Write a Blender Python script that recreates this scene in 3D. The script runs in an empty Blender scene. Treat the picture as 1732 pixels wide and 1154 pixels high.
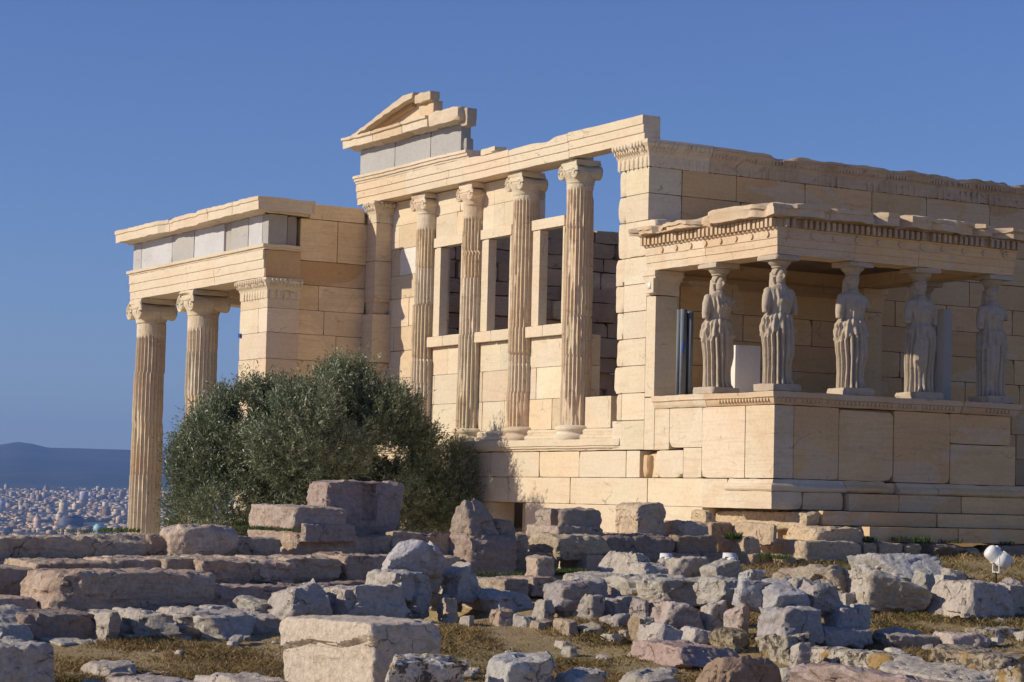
import bpy, bmesh, math, random
import numpy as np
from mathutils import Matrix, Vector

C = bpy.context.scene.collection
R = math.radians
PI = math.pi

# ------------------------------------------------------------------ camera
CAM = np.array([-22.5, -33.95, 1.9])
FPX = 3863.0                                  # focal length in pixels of a 1732 wide picture
YAW, PITCH, ROLL = R(30.18), R(4.01), R(1.40)
_f = np.array([math.sin(YAW)*math.cos(PITCH), math.cos(YAW)*math.cos(PITCH), math.sin(PITCH)])
_r = np.array([math.cos(YAW), -math.sin(YAW), 0.0])
_u = np.cross(_r, _f)
_cr, _sr = math.cos(ROLL), math.sin(ROLL)
CM = np.array([_cr*_r + _sr*_u, -_sr*_r + _cr*_u, _f])
cam = bpy.data.objects.new('camera', bpy.data.cameras.new('camera'))
C.objects.link(cam)
bpy.context.scene.camera = cam
cam.data.sensor_width = 36.0
cam.data.lens = 36.0*FPX/1732.0
cam.data.clip_start = 0.5
cam.data.clip_end = 60000.0
_m = Matrix.Identity(4)
for _i in range(3):
    _m[_i][0] = CM[0][_i]; _m[_i][1] = CM[1][_i]; _m[_i][2] = -CM[2][_i]; _m[_i][3] = CAM[_i]
cam.matrix_world = _m

def ray(px, py):
    return CM.T @ np.array([(px-866)/FPX, -(py-577)/FPX, 1.0])
def P(ax, val, px, py):
    d = ray(px, py); t = (val-CAM[ax])/d[ax]
    return CAM + t*d
def at_depth(px, py, dep):
    return CAM + dep*ray(px, py)
def depth_of(p):
    return float(CM[2] @ (np.asarray(p, float)-CAM))

# ------------------------------------------------------------------ light
SUN_EL, SUN_N = R(25.0), R(19.0)              # elevation; degrees north of west
scn = bpy.context.scene
world = bpy.data.worlds.new('World'); scn.world = world
world.use_nodes = True
wn = world.node_tree.nodes; wl = world.node_tree.links
for n in list(wn): wn.remove(n)
sky = wn.new('ShaderNodeTexSky'); sky.sky_type = 'NISHITA'; sky.sun_disc = False
sky.sun_elevation = SUN_EL
sky.sun_rotation = -R(90) + SUN_N             # clockwise from north: west by north
sky.altitude = 150.0; sky.air_density = 1.0; sky.dust_density = 0.2; sky.ozone_density = 4.0
bg = wn.new('ShaderNodeBackground'); bg.inputs['Strength'].default_value = 0.105
wo = wn.new('ShaderNodeOutputWorld')
stn = wn.new('ShaderNodeMix'); stn.data_type = 'RGBA'; stn.blend_type = 'MULTIPLY'; stn.inputs[0].default_value = 1.0
stn.inputs[7].default_value = (0.65, 0.695, 0.99, 1)
wl.new(sky.outputs[0], stn.inputs[6]); wl.new(stn.outputs[2], bg.inputs[0]); wl.new(bg.outputs[0], wo.inputs[0])
sl = bpy.data.lights.new('sun', 'SUN'); sl.energy = 4.6; sl.angle = R(0.5); sl.color = (1.0, 0.88, 0.70)
so = bpy.data.objects.new('sun', sl); C.objects.link(so)
SUNV = Vector((-math.cos(SUN_EL)*math.cos(SUN_N), math.cos(SUN_EL)*math.sin(SUN_N), math.sin(SUN_EL)))
so.rotation_euler = SUNV.to_track_quat('Z', 'Y').to_euler()
scn.view_settings.view_transform = 'Standard'
scn.view_settings.look = 'None'
scn.view_settings.exposure = 0.0
scn.view_settings.gamma = 1.0

# ------------------------------------------------------------------ numpy helpers
def _hash(ix, iy, iz, seed):
    n = (ix*374761393 + iy*668265263 + iz*2147483647 + seed*1274126177) & 0xFFFFFFFF
    n = ((n ^ (n >> 13))*1274126177) & 0xFFFFFFFF
    n = ((n ^ (n >> 15))*2246822519) & 0xFFFFFFFF
    return ((n ^ (n >> 16)) & 0xFFFFFF)/float(0xFFFFFF)
def vnoise(p, seed=0):
    p = np.asarray(p, float)
    i = np.floor(p).astype(np.int64); f = p-i
    f = f*f*(3-2*f); o = 0
    for dx in (0, 1):
        wx = f[:, 0] if dx else 1-f[:, 0]
        for dy in (0, 1):
            wy = f[:, 1] if dy else 1-f[:, 1]
            for dz in (0, 1):
                wz = f[:, 2] if dz else 1-f[:, 2]
                o = o + wx*wy*wz*_hash(i[:, 0]+dx, i[:, 1]+dy, i[:, 2]+dz, seed)
    return o*2-1
def fbm(p, octv=4, seed=0):
    a = 1.0; o = 0; s = 0
    for k in range(octv):
        o = o + a*vnoise(p*(2.03**k)+k*17.3, seed+k); s += a; a *= 0.5
    return o/s

def facets(p, seed=0):
    """broken faces: every cell of a jittered lattice is a small tilted plane; also the distance to the cell's rim"""
    p = np.asarray(p, float); i = np.floor(p).astype(np.int64)
    d1 = np.full(len(p), 9.0); d2 = np.full(len(p), 9.0); val = np.zeros(len(p))
    for dx in (-1, 0, 1):
        for dy in (-1, 0, 1):
            for dz in (-1, 0, 1):
                a, b, c = i[:, 0]+dx, i[:, 1]+dy, i[:, 2]+dz
                h = [_hash(a, b, c, seed+k*13) for k in range(7)]
                o = np.stack([a+h[0], b+h[1], c+h[2]], -1)
                r = p-o; d = np.sqrt((r**2).sum(1))
                v = (h[3]-.5)+((h[4]-.5)*r[:, 0]+(h[5]-.5)*r[:, 1]+(h[6]-.5)*r[:, 2])*1.3
                m = d < d1
                d2 = np.where(m, d1, np.minimum(d2, d)); val = np.where(m, v, val); d1 = np.where(m, d, d1)
    return val, d2-d1

_cube_cache = {}
def cube_grid(nx, ny, nz):
    key = (nx, ny, nz)
    if key in _cube_cache: return _cube_cache[key]
    V = []; F = []; base = 0
    n = (nx, ny, nz)
    for ax in range(3):
        b, c = (ax+1) % 3, (ax+2) % 3
        for s in (-1, 1):
            ub = np.linspace(-1, 1, n[b]+1); uc = np.linspace(-1, 1, n[c]+1)
            B, Cc = np.meshgrid(ub, uc, indexing='ij')
            pts = np.zeros((B.size, 3)); pts[:, ax] = s; pts[:, b] = B.ravel(); pts[:, c] = Cc.ravel()
            idx = np.arange(B.size).reshape(B.shape)+base
            q = np.stack([idx[:-1, :-1], idx[1:, :-1], idx[1:, 1:], idx[:-1, 1:]], -1).reshape(-1, 4)
            if s < 0: q = q[:, ::-1]
            V.append(pts); F.append(q); base += B.size
    V = np.concatenate(V); F = np.concatenate(F)
    k = np.round(V*1e5).astype(np.int64)
    _, first, inv = np.unique(k, axis=0, return_index=True, return_inverse=True)
    V = V[first]; F = inv.reshape(-1)[F]
    _cube_cache[key] = (V, F)
    return V, F

class MB:
    """collects pieces of ONE mesh"""
    def __init__(s): s.V = []; s.F = []; s.T = []; s.n = 0
    def add(s, v, f, tint=(.6, .5, .36)):
        v = np.asarray(v, float)
        fs = f if isinstance(f, list) else [f]
        for a in fs:
            a = np.asarray(a, np.int64)
            if a.size: s.F.append(a+s.n)
        s.V.append(v); t = np.asarray(tint, float)
        s.T.append(np.tile(t, (len(v), 1)) if t.ndim == 1 else t); s.n += len(v)
        return s
    def build(s, name, mat, parent=None, origin=None, smooth=None):
        V = np.concatenate(s.V); T = np.concatenate(s.T)
        org = np.zeros(3) if origin is None else np.asarray(origin, float)
        V = V-org
        me = bpy.data.meshes.new(name)
        nl = sum(a.size for a in s.F); npol = sum(len(a) for a in s.F)
        me.vertices.add(len(V)); me.vertices.foreach_set('co', V.astype(np.float32).ravel())
        me.loops.add(nl); me.polygons.add(npol)
        li = np.concatenate([a.ravel() for a in s.F]).astype(np.int32)
        tot = np.concatenate([np.full(len(a), a.shape[1]) for a in s.F]).astype(np.int32)
        st = np.concatenate([[0], np.cumsum(tot)[:-1]]).astype(np.int32)
        me.loops.foreach_set('vertex_index', li)
        me.polygons.foreach_set('loop_start', st)
        try: me.polygons.foreach_set('loop_total', tot)
        except Exception: pass
        me.update(calc_edges=True); me.validate()
        if smooth is not None:
            me.polygons.foreach_set('use_smooth', np.ones(len(me.polygons), bool))
            if smooth < 179: me.set_sharp_from_angle(angle=R(smooth))
        if len(me.vertices) == len(T):
            at = me.color_attributes.new('tint', 'FLOAT_COLOR', 'POINT')
            at.data.foreach_set('color', np.concatenate([T, np.ones((len(T), 1))], 1).astype(np.float32).ravel())
        if mat: me.materials.append(mat)
        o = bpy.data.objects.new(name, me); C.objects.link(o)
        if parent is not None:
            o.parent = parent
            if origin is None: o.location = -WL(parent)
            else: o.location = Vector(org)-WL(parent)
        else: o.location = Vector(org)
        return o
def WL(o):
    v = Vector((0, 0, 0))
    while o is not None: v = v+o.location; o = o.parent
    return v
def empty(name, loc, label=None, cat=None, group=None, parent=None):
    o = bpy.data.objects.new(name, None); C.objects.link(o); o.empty_display_size = 0.2
    if parent is not None: o.parent = parent; o.location = Vector(loc)-WL(parent)
    else: o.location = loc
    return tag(o, label, cat, group)
def tag(o, label=None, cat=None, group=None, kind=None):
    if label: o['label'] = label
    if cat: o['category'] = cat
    if group: o['group'] = group
    if kind: o['kind'] = kind
    return o

def polystone(h, seed, p=12, tilt=.05, chips=6, chip=.3, rough=.03, seg=.08, strata=0.0, freq=3.0, maxseg=26, taper=0.0, edge=0.0, fill=False, facet=0.0, ff=4.0):
    """a star shaped convex stone with chipped corners, worn edges and rough faces; centred"""
    rng = np.random.default_rng(seed)
    h = np.asarray(h, float)
    n = [int(min(maxseg, max(2, round(2*x/seg)))) for x in h]
    V, F = cube_grid(*n)
    N = []; H = []
    for ax in range(3):
        for s in (-1, 1):
            v = rng.normal(0, tilt, 3); v[ax] = s; v /= np.linalg.norm(v)
            N.append(v); H.append(1.0*(1-abs(rng.normal(0, tilt*.5))))
    for k in range(chips):
        v = rng.choice([-1, 1], 3)*1.0
        if rng.random() < .6: v[rng.integers(0, 3)] *= rng.uniform(0, .35)
        v = v*rng.uniform(.6, 1.4, 3)
        ext = np.abs(v).sum(); nn = np.linalg.norm(v)
        N.append(v/nn); H.append(ext/nn*(1-chip*rng.uniform(.15, 1.0)*.6))
    N = np.array(N); H = np.array(H)
    D = np.maximum(V @ N.T, 0)/H
    if edge > 0:
        pv = p*np.exp(edge*np.clip(fbm(V*h*7.0+seed % 50, 2, seed % 71)*1.7-.35, -1.6, .6))[:, None]
        r = (D**pv).sum(1)**(-1.0/pv[:, 0])
    else: r = (D**p).sum(1)**(-1.0/p)
    Q = V*r[:, None]
    if fill:
        lo, hi = Q.min(0), Q.max(0); Q = (Q-(lo+hi)/2)/((hi-lo)/2)
    X = Q*h
    if taper: X[:, :2] *= (1-taper*(Q[:, 2:3]+1)/2)
    if rough > 0:
        nrm = Q**5/np.maximum(h, 1e-6); nrm /= np.linalg.norm(nrm, axis=1)[:, None]+1e-9
        q = X*freq+rng.uniform(-50, 50, 3)
        a = fbm(q, 4, seed % 97)
        b = 1-np.abs(fbm(q*2.1+9, 3, seed % 89+3))*2
        dsp = rough*(a*1.0-np.maximum(b-.72, 0)*1.2)
        if strata: dsp = dsp+strata*fbm(q*np.array([.5, .5, 5.0]), 3, seed % 83+5)
        if facet > 0:
            fv, rim = facets(X*ff+rng.uniform(-50, 50, 3)+.25*fbm(X*ff*1.7, 2, seed % 41)[:, None], seed % 67)
            fv2, rim2 = facets(X*ff*2.6+rng.uniform(-50, 50, 3), seed % 59)
            dsp = dsp*.6+facet*(fv+.38*fv2)-facet*.22*np.clip(1-rim/.07, 0, 1)*(fv > .05)
        X = X+nrm*dsp[:, None]
    return X, F

def block(mb, lo, hi, seed, tint, p=90, chips=1, chip=.06, rough=.004, seg=.16, tilt=.0, edge=.45, **k):
    lo = np.asarray(lo, float); hi = np.asarray(hi, float)
    v, f = polystone((hi-lo)/2, seed, p=p, tilt=tilt, chips=chips, chip=chip, rough=rough, seg=seg, freq=5.0, edge=edge, **k)
    mb.add(v+(lo+hi)/2, f, tint)

def box(mb, lo, hi, tint=(.6, .6, .6), bev=0.0):
    lo = np.asarray(lo, float); hi = np.asarray(hi, float)
    if bev <= 0:
        V, F = cube_grid(1, 1, 1); mb.add(V*(hi-lo)/2+(lo+hi)/2, F, tint)
    else:
        V, F = cube_grid(3, 3, 3)
        h = (hi-lo)/2; X = np.sign(V)*np.where(np.abs(V) < .9, h-bev, h)*(np.abs(V) > .01)
        cnt = (np.abs(V) > .9).sum(1)
        for ax in range(3):
            m = (cnt >= 2) & (np.abs(V[:, ax]) > .9)
            X[m, ax] = np.sign(V[m, ax])*(h[ax]-bev*.35)
        mb.add(X+(lo+hi)/2, F, tint)

def obox(mb, c, h, rot, tint=(.6, .6, .6)):
    V, F = cube_grid(1, 1, 1)
    mb.add((V*np.asarray(h)) @ np.array(rot).T + np.asarray(c), F, tint)

def lathe(mb, prof, n=48, ctr=(0, 0, 0), tint=(.6, .5, .36), fn=None, cap=True):
    prof = np.asarray(prof, float); a = np.arange(n)/n*2*PI
    m = len(prof)
    r = np.tile(prof[:, 0:1], (1, n)); z = np.tile(prof[:, 1:2], (1, n)); A = np.tile(a, (m, 1))
    if fn is not None: r = fn(r, A, z)
    V = np.stack([r*np.cos(A), r*np.sin(A), z], -1).reshape(-1, 3)+np.asarray(ctr)
    i = np.arange(m*n).reshape(m, n); j = np.roll(i, -1, 1)
    F = np.stack([i[:-1], j[:-1], j[1:], i[1:]], -1).reshape(-1, 4)
    fs = [F]
    if cap: fs += [i[-1][None, :], i[0][::-1][None, :]]
    mb.add(V, fs, tint)

def tube(mb, pts, rad, n=10, tint=(.6, .5, .36), squash=None, cap=True):
    pts = np.asarray(pts, float); m = len(pts)
    rad = np.broadcast_to(np.asarray(rad, float), (m,))
    T = np.gradient(pts, axis=0); T /= np.linalg.norm(T, axis=1)[:, None]+1e-9
    ref = np.array([0, 0, 1.0]) if abs(T[:, 2]).mean() < .8 else np.array([1.0, 0, 0])
    U = np.cross(T, ref); U /= np.linalg.norm(U, axis=1)[:, None]+1e-9
    W = np.cross(T, U)
    a = np.arange(n)/n*2*PI
    V = pts[:, None]+rad[:, None, None]*(U[:, None]*np.cos(a)[None, :, None]+W[:, None]*np.sin(a)[None, :, None]*(squash or 1))
    i = np.arange(m*n).reshape(m, n); j = np.roll(i, -1, 1)
    F = np.stack([i[:-1], i[1:], j[1:], j[:-1]], -1).reshape(-1, 4)
    fs = [F]
    if cap: fs += [i[0][None, :], i[-1][::-1][None, :]]
    mb.add(V.reshape(-1, 3), fs, tint)

def mould(mb, path, prof, tint=(.6, .5, .36), wear=.004, step=.16, seed=1, chipz=None):
    """sweep a closed profile (outward offset, z) along a plan path with mitred corners; outward is to the right of the path"""
    path = [np.asarray(p, float) for p in path]
    nrm = []
    for a, b in zip(path[:-1], path[1:]):
        d = (b-a)/np.linalg.norm(b-a); nrm.append(np.array([d[1], -d[0]]))
    stations = []
    for k in range(len(path)-1):
        a, b = path[k], path[k+1]
        na = nrm[k]; m0 = na if k == 0 else (nrm[k-1]+na)/(1+nrm[k-1] @ na)
        m1 = na if k == len(path)-2 else (nrm[k+1]+na)/(1+nrm[k+1] @ na)
        ns = max(1, int(np.linalg.norm(b-a)/step))
        for s in range(ns+(1 if k == len(path)-2 else 0)):
            t = s/ns
            m = m0 if s == 0 else (m1 if s == ns else na)
            stations.append((a+(b-a)*t, m))
    prof = np.asarray(prof, float); K = len(prof); S = len(stations)
    V = np.zeros((S, K, 3))
    for i, (c, m) in enumerate(stations):
        V[i, :, :2] = c[None]+prof[:, 0:1]*m[None]; V[i, :, 2] = prof[:, 1]
    V = V.reshape(-1, 3)
    if wear:
        w = np.stack([vnoise(V*6+s*31, seed+s) for s in range(3)], -1)*wear
        w += np.stack([vnoise(V*1.3+s*31, seed+s+5) for s in range(3)], -1)*wear
        V = V+w
    if chipz is not None:
        V = chipz(V)
    i = np.arange(S*K).reshape(S, K); j = np.roll(i, -1, 1)
    F = np.stack([i[:-1], i[1:], j[1:], j[:-1]], -1).reshape(-1, 4)
    mb.add(V, [F, i[0][::-1][None], i[-1][None]], tint)

# ------------------------------------------------------------------ materials
class NT:
    def __init__(s, name):
        s.m = bpy.data.materials.new(name); s.m.use_nodes = True
        s.t = s.m.node_tree
        for n in list(s.t.nodes): s.t.nodes.remove(n)
        s.out = s.t.nodes.new('ShaderNodeOutputMaterial')
        s.b = s.t.nodes.new('ShaderNodeBsdfPrincipled')
        s.t.links.new(s.b.outputs[0], s.out.inputs[0])
        s.b.inputs['Roughness'].default_value = .85
        if 'Specular IOR Level' in s.b.inputs: s.b.inputs['Specular IOR Level'].default_value = .25
    def n(s, t, **k):
        o = s.t.nodes.new(t)
        for a, v in k.items(): setattr(o, a, v)
        return o
    def l(s, a, b): s.t.links.new(a, b)
    def val(s, sock, v):
        if hasattr(v, 'is_output') or isinstance(v, bpy.types.NodeSocket): s.l(v, sock)
        else: sock.default_value = v
    def mapping(s, vec, scale=(1, 1, 1), loc=(0, 0, 0)):
        m = s.n('ShaderNodeMapping'); s.l(vec, m.inputs[0])
        m.inputs['Scale'].default_value = scale; s.val(m.inputs['Location'], loc); return m.outputs[0]
    def noise(s, vec, scale=5, detail=4, rough=.55, dist=0):
        o = s.n('ShaderNodeTexNoise'); s.l(vec, o.inputs['Vector'])
        o.inputs['Scale'].default_value = scale; o.inputs['Detail'].default_value = detail
        o.inputs['Roughness'].default_value = rough; o.inputs['Distortion'].default_value = dist
        return o.outputs['Fac'] if 'Fac' in o.outputs else o.outputs[0]
    def voro(s, vec, scale=5, feature='F1'):
        o = s.n('ShaderNodeTexVoronoi'); o.feature = feature; s.l(vec, o.inputs['Vector'])
        o.inputs['Scale'].default_value = scale; return o.outputs['Distance']
    def ramp(s, fac, stops):
        o = s.n('ShaderNodeValToRGB'); s.l(fac, o.inputs[0])
        e = o.color_ramp.elements
        while len(e) < len(stops): e.new(.5)
        for el, (p, c) in zip(e, stops):
            el.position = p
            el.color = (c, c, c, 1) if not hasattr(c, '__len__') else (*c, 1)
        return o.outputs[0]
    def mix(s, fac, a, b, mode='MIX'):
        o = s.n('ShaderNodeMix'); o.data_type = 'RGBA'; o.blend_type = mode
        s.val(o.inputs[0], fac)
        for sk, v in ((o.inputs[6], a), (o.inputs[7], b)):
            if isinstance(v, tuple): sk.default_value = (*v, 1)
            else: s.l(v, sk)
        return o.outputs[2]
    def math(s, op, a, b=0.0, clamp=False):
        o = s.n('ShaderNodeMath'); o.operation = op; o.use_clamp = clamp
        s.val(o.inputs[0], a); s.val(o.inputs[1], b); return o.outputs[0]
    def bump(s, h, strength=.4, dist=.02, prev=None):
        o = s.n('ShaderNodeBump'); s.l(h, o.inputs['Height'])
        o.inputs['Strength'].default_value = strength; o.inputs['Distance'].default_value = dist
        if prev is not None: s.l(prev, o.inputs['Normal'])
        return o.outputs[0]
    def attr(s, name):
        o = s.n('ShaderNodeAttribute'); o.attribute_name = name; return o.outputs['Color']
    def coord(s): return s.n('ShaderNodeTexCoord').outputs['Object']

def marble_mat(name, patina=(.50, .28, .12), amount=.5, vein=.5, bumps=.5, dark=(.10, .08, .065), darkamt=.35, patch=0.0):
    N = NT(name); co = N.coord(); t = N.attr('tint')
    big = N.noise(co, .9, 5, .6, .6)
    c = N.mix(N.math('MULTIPLY', N.ramp(big, [(.42, 0.), (.75, 1.)]), amount), t, patina)
    if patch > 0:      # newer stone let in by the restorers: paler, greyer, with a sharp outline
        pt = N.noise(N.mapping(co, (.8, .8, 1.3)), .55, 3, .45, 1.5)
        c = N.mix(N.math('MULTIPLY', N.ramp(pt, [(.575, 0.), (.582, 1.)]), patch), c, (.64, .505, .345))
    st = N.noise(N.mapping(co, (.4, .4, 6.0)), 1.5, 7, .68, 1.6)
    c = N.mix(N.math('MULTIPLY', N.ramp(st, [(.50, 0.), (.70, 1.)]), vein*.42), c, (.36, .25, .16))
    s2 = N.noise(N.mapping(co, (.6, .6, 9.0)), 2.6, 5, .7, 1.0)
    c = N.mix(N.math('MULTIPLY', N.ramp(s2, [(.60, 0.), (.68, 1.)]), vein*.3), c, (.45, .365, .265))
    fine = N.noise(co, 14, 6, .7)
    c = N.mix(1.0, c, N.ramp(fine, [(.25, .88), (.7, 1.06)]), 'MULTIPLY')
    pit = N.noise(N.mapping(co, (1, 1, 2.2)), 4.2, 8, .72, .4)
    c = N.mix(N.math('MULTIPLY', N.ramp(pit, [(.60, 0.), (.72, 1.)]), darkamt), c, dark)
    wob = N.n('ShaderNodeTexNoise'); N.l(co, wob.inputs['Vector']); wob.inputs['Scale'].default_value = 2.0; wob.inputs['Detail'].default_value = 6
    sc_ = N.n('ShaderNodeVectorMath', operation='SCALE'); N.l(wob.outputs['Color'], sc_.inputs[0]); sc_.inputs['Scale'].default_value = .8
    ad_ = N.n('ShaderNodeVectorMath', operation='ADD'); N.l(co, ad_.inputs[0]); N.l(sc_.outputs[0], ad_.inputs[1])
    crack = N.voro(N.mapping(ad_.outputs[0], (.5, .5, 1.1)), .8, 'DISTANCE_TO_EDGE')
    wv = N.noise(co, 3.0, 3, .6)
    ck = N.math('MULTIPLY', N.ramp(crack, [(.0, 1.), (.008, 0.)]), N.ramp(wv, [(.52, 0.), (.6, 1.)]))
    c = N.mix(N.math('MULTIPLY', ck, .6), c, (.16, .11, .07))
    N.l(c, N.b.inputs['Base Color'])
    h = N.math('ADD', N.math('MULTIPLY', fine, .5), N.math('MULTIPLY', st, .8))
    h = N.math('SUBTRACT', h, N.math('MULTIPLY', N.ramp(pit, [(.58, 0.), (.7, 1.)]), .7))
    h = N.math('SUBTRACT', h, N.math('MULTIPLY', ck, .5))
    N.l(N.bump(h, bumps, .02), N.b.inputs['Normal'])
    return N.m

def rock_mat(name, kind):
    """loose stones: object colour is the stone's own colour"""
    N = NT(name); co0 = N.coord()
    oi = N.n('ShaderNodeObjectInfo')
    sh = N.n('ShaderNodeVectorMath', operation='ADD'); N.l(co0, sh.inputs[0])
    rm = N.math('MULTIPLY', oi.outputs['Random'], 91.0); cx = N.n('ShaderNodeCombineXYZ')
    for k in range(3): N.l(rm, cx.inputs[k])
    N.l(cx.outputs[0], sh.inputs[1]); co = sh.outputs[0]
    base = oi.outputs['Color']
    big = N.noise(co, 2.2, 5, .6, .5)
    fine = N.noise(co, 18, 7, .72)
    mid = N.noise(co, 6.5, 6, .65, .3)
    if kind == 'grey':
        c = N.mix(N.math('MULTIPLY', N.ramp(big, [(.45, 0.), (.68, 1.)]), .5), base, (.42, .345, .265))
        c = N.mix(N.math('MULTIPLY', N.ramp(mid, [(.56, 0.), (.70, 1.)]), .55), c, (.52, .48, .43))
        c = N.mix(N.math('MULTIPLY', N.ramp(N.noise(co, 3.3, 6, .7, 1.0), [(.6, 0.), (.68, 1.)]), .35), c, (.33, .21, .11))
    elif kind == 'poros':
        st = N.noise(N.mapping(co, (1, 1, 6)), 2.0, 6, .7, .8)
        c = N.mix(N.math('MULTIPLY', N.ramp(big, [(.42, 0.), (.7, 1.)]), .5), base, (.33, .21, .16))
        c = N.mix(N.math('MULTIPLY', N.ramp(st, [(.52, 0.), (.7, 1.)]), .5), c, (.24, .17, .13))
        c = N.mix(N.math('MULTIPLY', N.ramp(mid, [(.60, 0.), (.72, 1.)]), .5), c, (.12, .095, .08))
    elif kind == 'lichen':
        c = N.mix(N.ramp(N.noise(co, 9, 7, .75, .4), [(.48, 0.), (.55, 1.)]), base, (.10, .085, .07))
        c = N.mix(N.math('MULTIPLY', N.ramp(N.noise(co, 2.6, 5, .6, .8), [(.56, 0.), (.64, 1.)]), .8), c, (.40, .25, .07))
    else:   # marble
        st = N.noise(N.mapping(co, (1, 1, 5)), 1.4, 6, .65, 1.6)
        c = N.mix(N.math('MULTIPLY', N.ramp(st, [(.55, 0.), (.66, 1.)]), .6), base, (.40, .33, .22))
        c = N.mix(N.math('MULTIPLY', N.ramp(mid, [(.60, 0.), (.72, 1.)]), .35), c, (.24, .19, .14))
    c = N.mix(1.0, c, N.ramp(fine, [(.25, .62), (.72, 1.18)]), 'MULTIPLY')
    wob = N.n('ShaderNodeTexNoise'); N.l(co, wob.inputs['Vector']); wob.inputs['Scale'].default_value = 3.0; wob.inputs['Detail'].default_value = 6
    sc_ = N.n('ShaderNodeVectorMath', operation='SCALE'); N.l(wob.outputs['Color'], sc_.inputs[0]); sc_.inputs['Scale'].default_value = .55
    ad_ = N.n('ShaderNodeVectorMath', operation='ADD'); N.l(co, ad_.inputs[0]); N.l(sc_.outputs[0], ad_.inputs[1])
    ck = N.ramp(N.voro(ad_.outputs[0], 1.5, 'DISTANCE_TO_EDGE'), [(.0, 1.), (.014, 0.)])
    ck = N.math('MULTIPLY', ck, N.ramp(big, [(.52, 0.), (.6, 1.)]))
    c = N.mix(N.math('MULTIPLY', ck, .55), c, (.08, .065, .055))
    N.l(c, N.b.inputs['Base Color']); N.b.inputs['Roughness'].default_value = .9
    h = N.math('ADD', N.math('MULTIPLY', fine, .6), N.math('MULTIPLY', mid, .9))
    h = N.math('SUBTRACT', h, N.math('MULTIPLY', ck, .6))
    N.l(N.bump(h, 1.0, .05), N.b.inputs['Normal'])
    return N.m

def plain(name, col, rough=.5, metal=0.0, var=.08):
    N = NT(name); co = N.coord()
    nz = N.noise(co, 9, 5, .6)
    c = N.mix(1.0, col, N.ramp(nz, [(.3, 1-var*1.6), (.7, 1+var*.5)]), 'MULTIPLY')
    N.l(c, N.b.inputs['Base Color'])
    N.b.inputs['Roughness'].default_value = rough; N.b.inputs['Metallic'].default_value = metal
    return N.m

M = {}
M['marble'] = marble_mat('weathered_marble', (.60, .41, .24), .38, .5, .3, (.14, .11, .085), .22)
M['honey'] = marble_mat('honey_marble', (.54, .32, .14), .5, .8, .35, (.13, .10, .07), .3, .55)
M['column'] = marble_mat('column_marble', (.48, .28, .14), .5, .5, .5, (.13, .10, .08), .45)
M['statue'] = marble_mat('statue_marble', (.27, .21, .145), .7, .2, .4, (.09, .07, .055), .6)
M['frieze'] = marble_mat('grey_frieze_stone', (.34, .33, .31), .5, .15, .3, (.20, .20, .20), .2)
M['rough'] = marble_mat('rough_masonry', (.30, .19, .11), .6, .8, .8, (.06, .05, .04), .6)
for k in ('grey', 'poros', 'lichen', 'marble'): M['stone_'+k] = rock_mat('stone_'+k, k)
M['white_paint'] = plain('white_paint', (.78, .77, .74), .45)
M['steel'] = plain('grey_steel', (.20, .225, .255), .55, .0)
M['dark'] = plain('dark_rubber', (.03, .03, .03), .8)
M['glass'] = plain('lamp_glass', (.08, .09, .11), .12)

HONEY = (.65, .525, .365); CREAM = (.665, .575, .43); WHITE = (.72, .68, .61); TAN = (.55, .40, .25)
def tints(rng, pal, var=.06):
    c = np.array(pal[rng.integers(0, len(pal))], float)
    return np.clip(c*(1+rng.normal(0, var))*(1+rng.normal(0, var*.25, 3)), .05, .85)
# ------------------------------------------------------------------ the temple
TEMPLE = empty('ancient_temple', (0, 0, 1.0), 'ruined honey-coloured marble temple with fluted columns and porches, on a stepped base', 'temple')
RS = np.random.default_rng(7)

def wall_y(mb, y0, y1, zs, xf, th, seed, pal=(HONEY, CREAM), w=(.9, 1.4), gap=.0018, skip=None, chip=.05, rough=.004, prox=.006):
    """courses of squared blocks in a wall whose face looks west at x=xf"""
    rng = np.random.default_rng(seed)
    for k in range(len(zs)-1):
        y = y0
        first = rng.uniform(.45, 1.0)
        while y < y1-1e-6:
            L = rng.uniform(*w)*first; first = 1
            e = y+L
            if y1-e < .4: e = y1
            if not (skip and skip(y, e, zs[k], zs[k+1])):
                dx = rng.uniform(-prox, prox)
                block(mb, (xf+dx, y+gap, zs[k]+gap), (xf+th, e-gap, zs[k+1]-gap*.6), int(rng.integers(1e9)), tints(rng, pal), chips=int(rng.integers(0, 3)), chip=chip, rough=rough)
            y = e
def wall_x(mb, x0, x1, zs, yf, th, seed, pal=(HONEY, TAN), w=(1.0, 1.7), gap=.003, skip=None, chip=.05, rough=.005, prox=.006, top=None):
    rng = np.random.default_rng(seed)
    for k in range(len(zs)-1):
        x = x0; first = rng.uniform(.45, 1.0)
        while x < x1-1e-6:
            L = rng.uniform(*w)*first; first = 1
            e = x+L
            if x1-e < .4: e = x1
            if not (skip and skip(x, e, zs[k], zs[k+1])):
                dy = rng.uniform(-prox, prox)
                block(mb, (x+gap, yf+dy, zs[k]+gap), (e-gap, yf+th, zs[k+1]-gap*.6), int(rng.integers(1e9)), tints(rng, pal), chips=int(rng.integers(0, 3)), chip=chip, rough=rough)
            x = e

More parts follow.
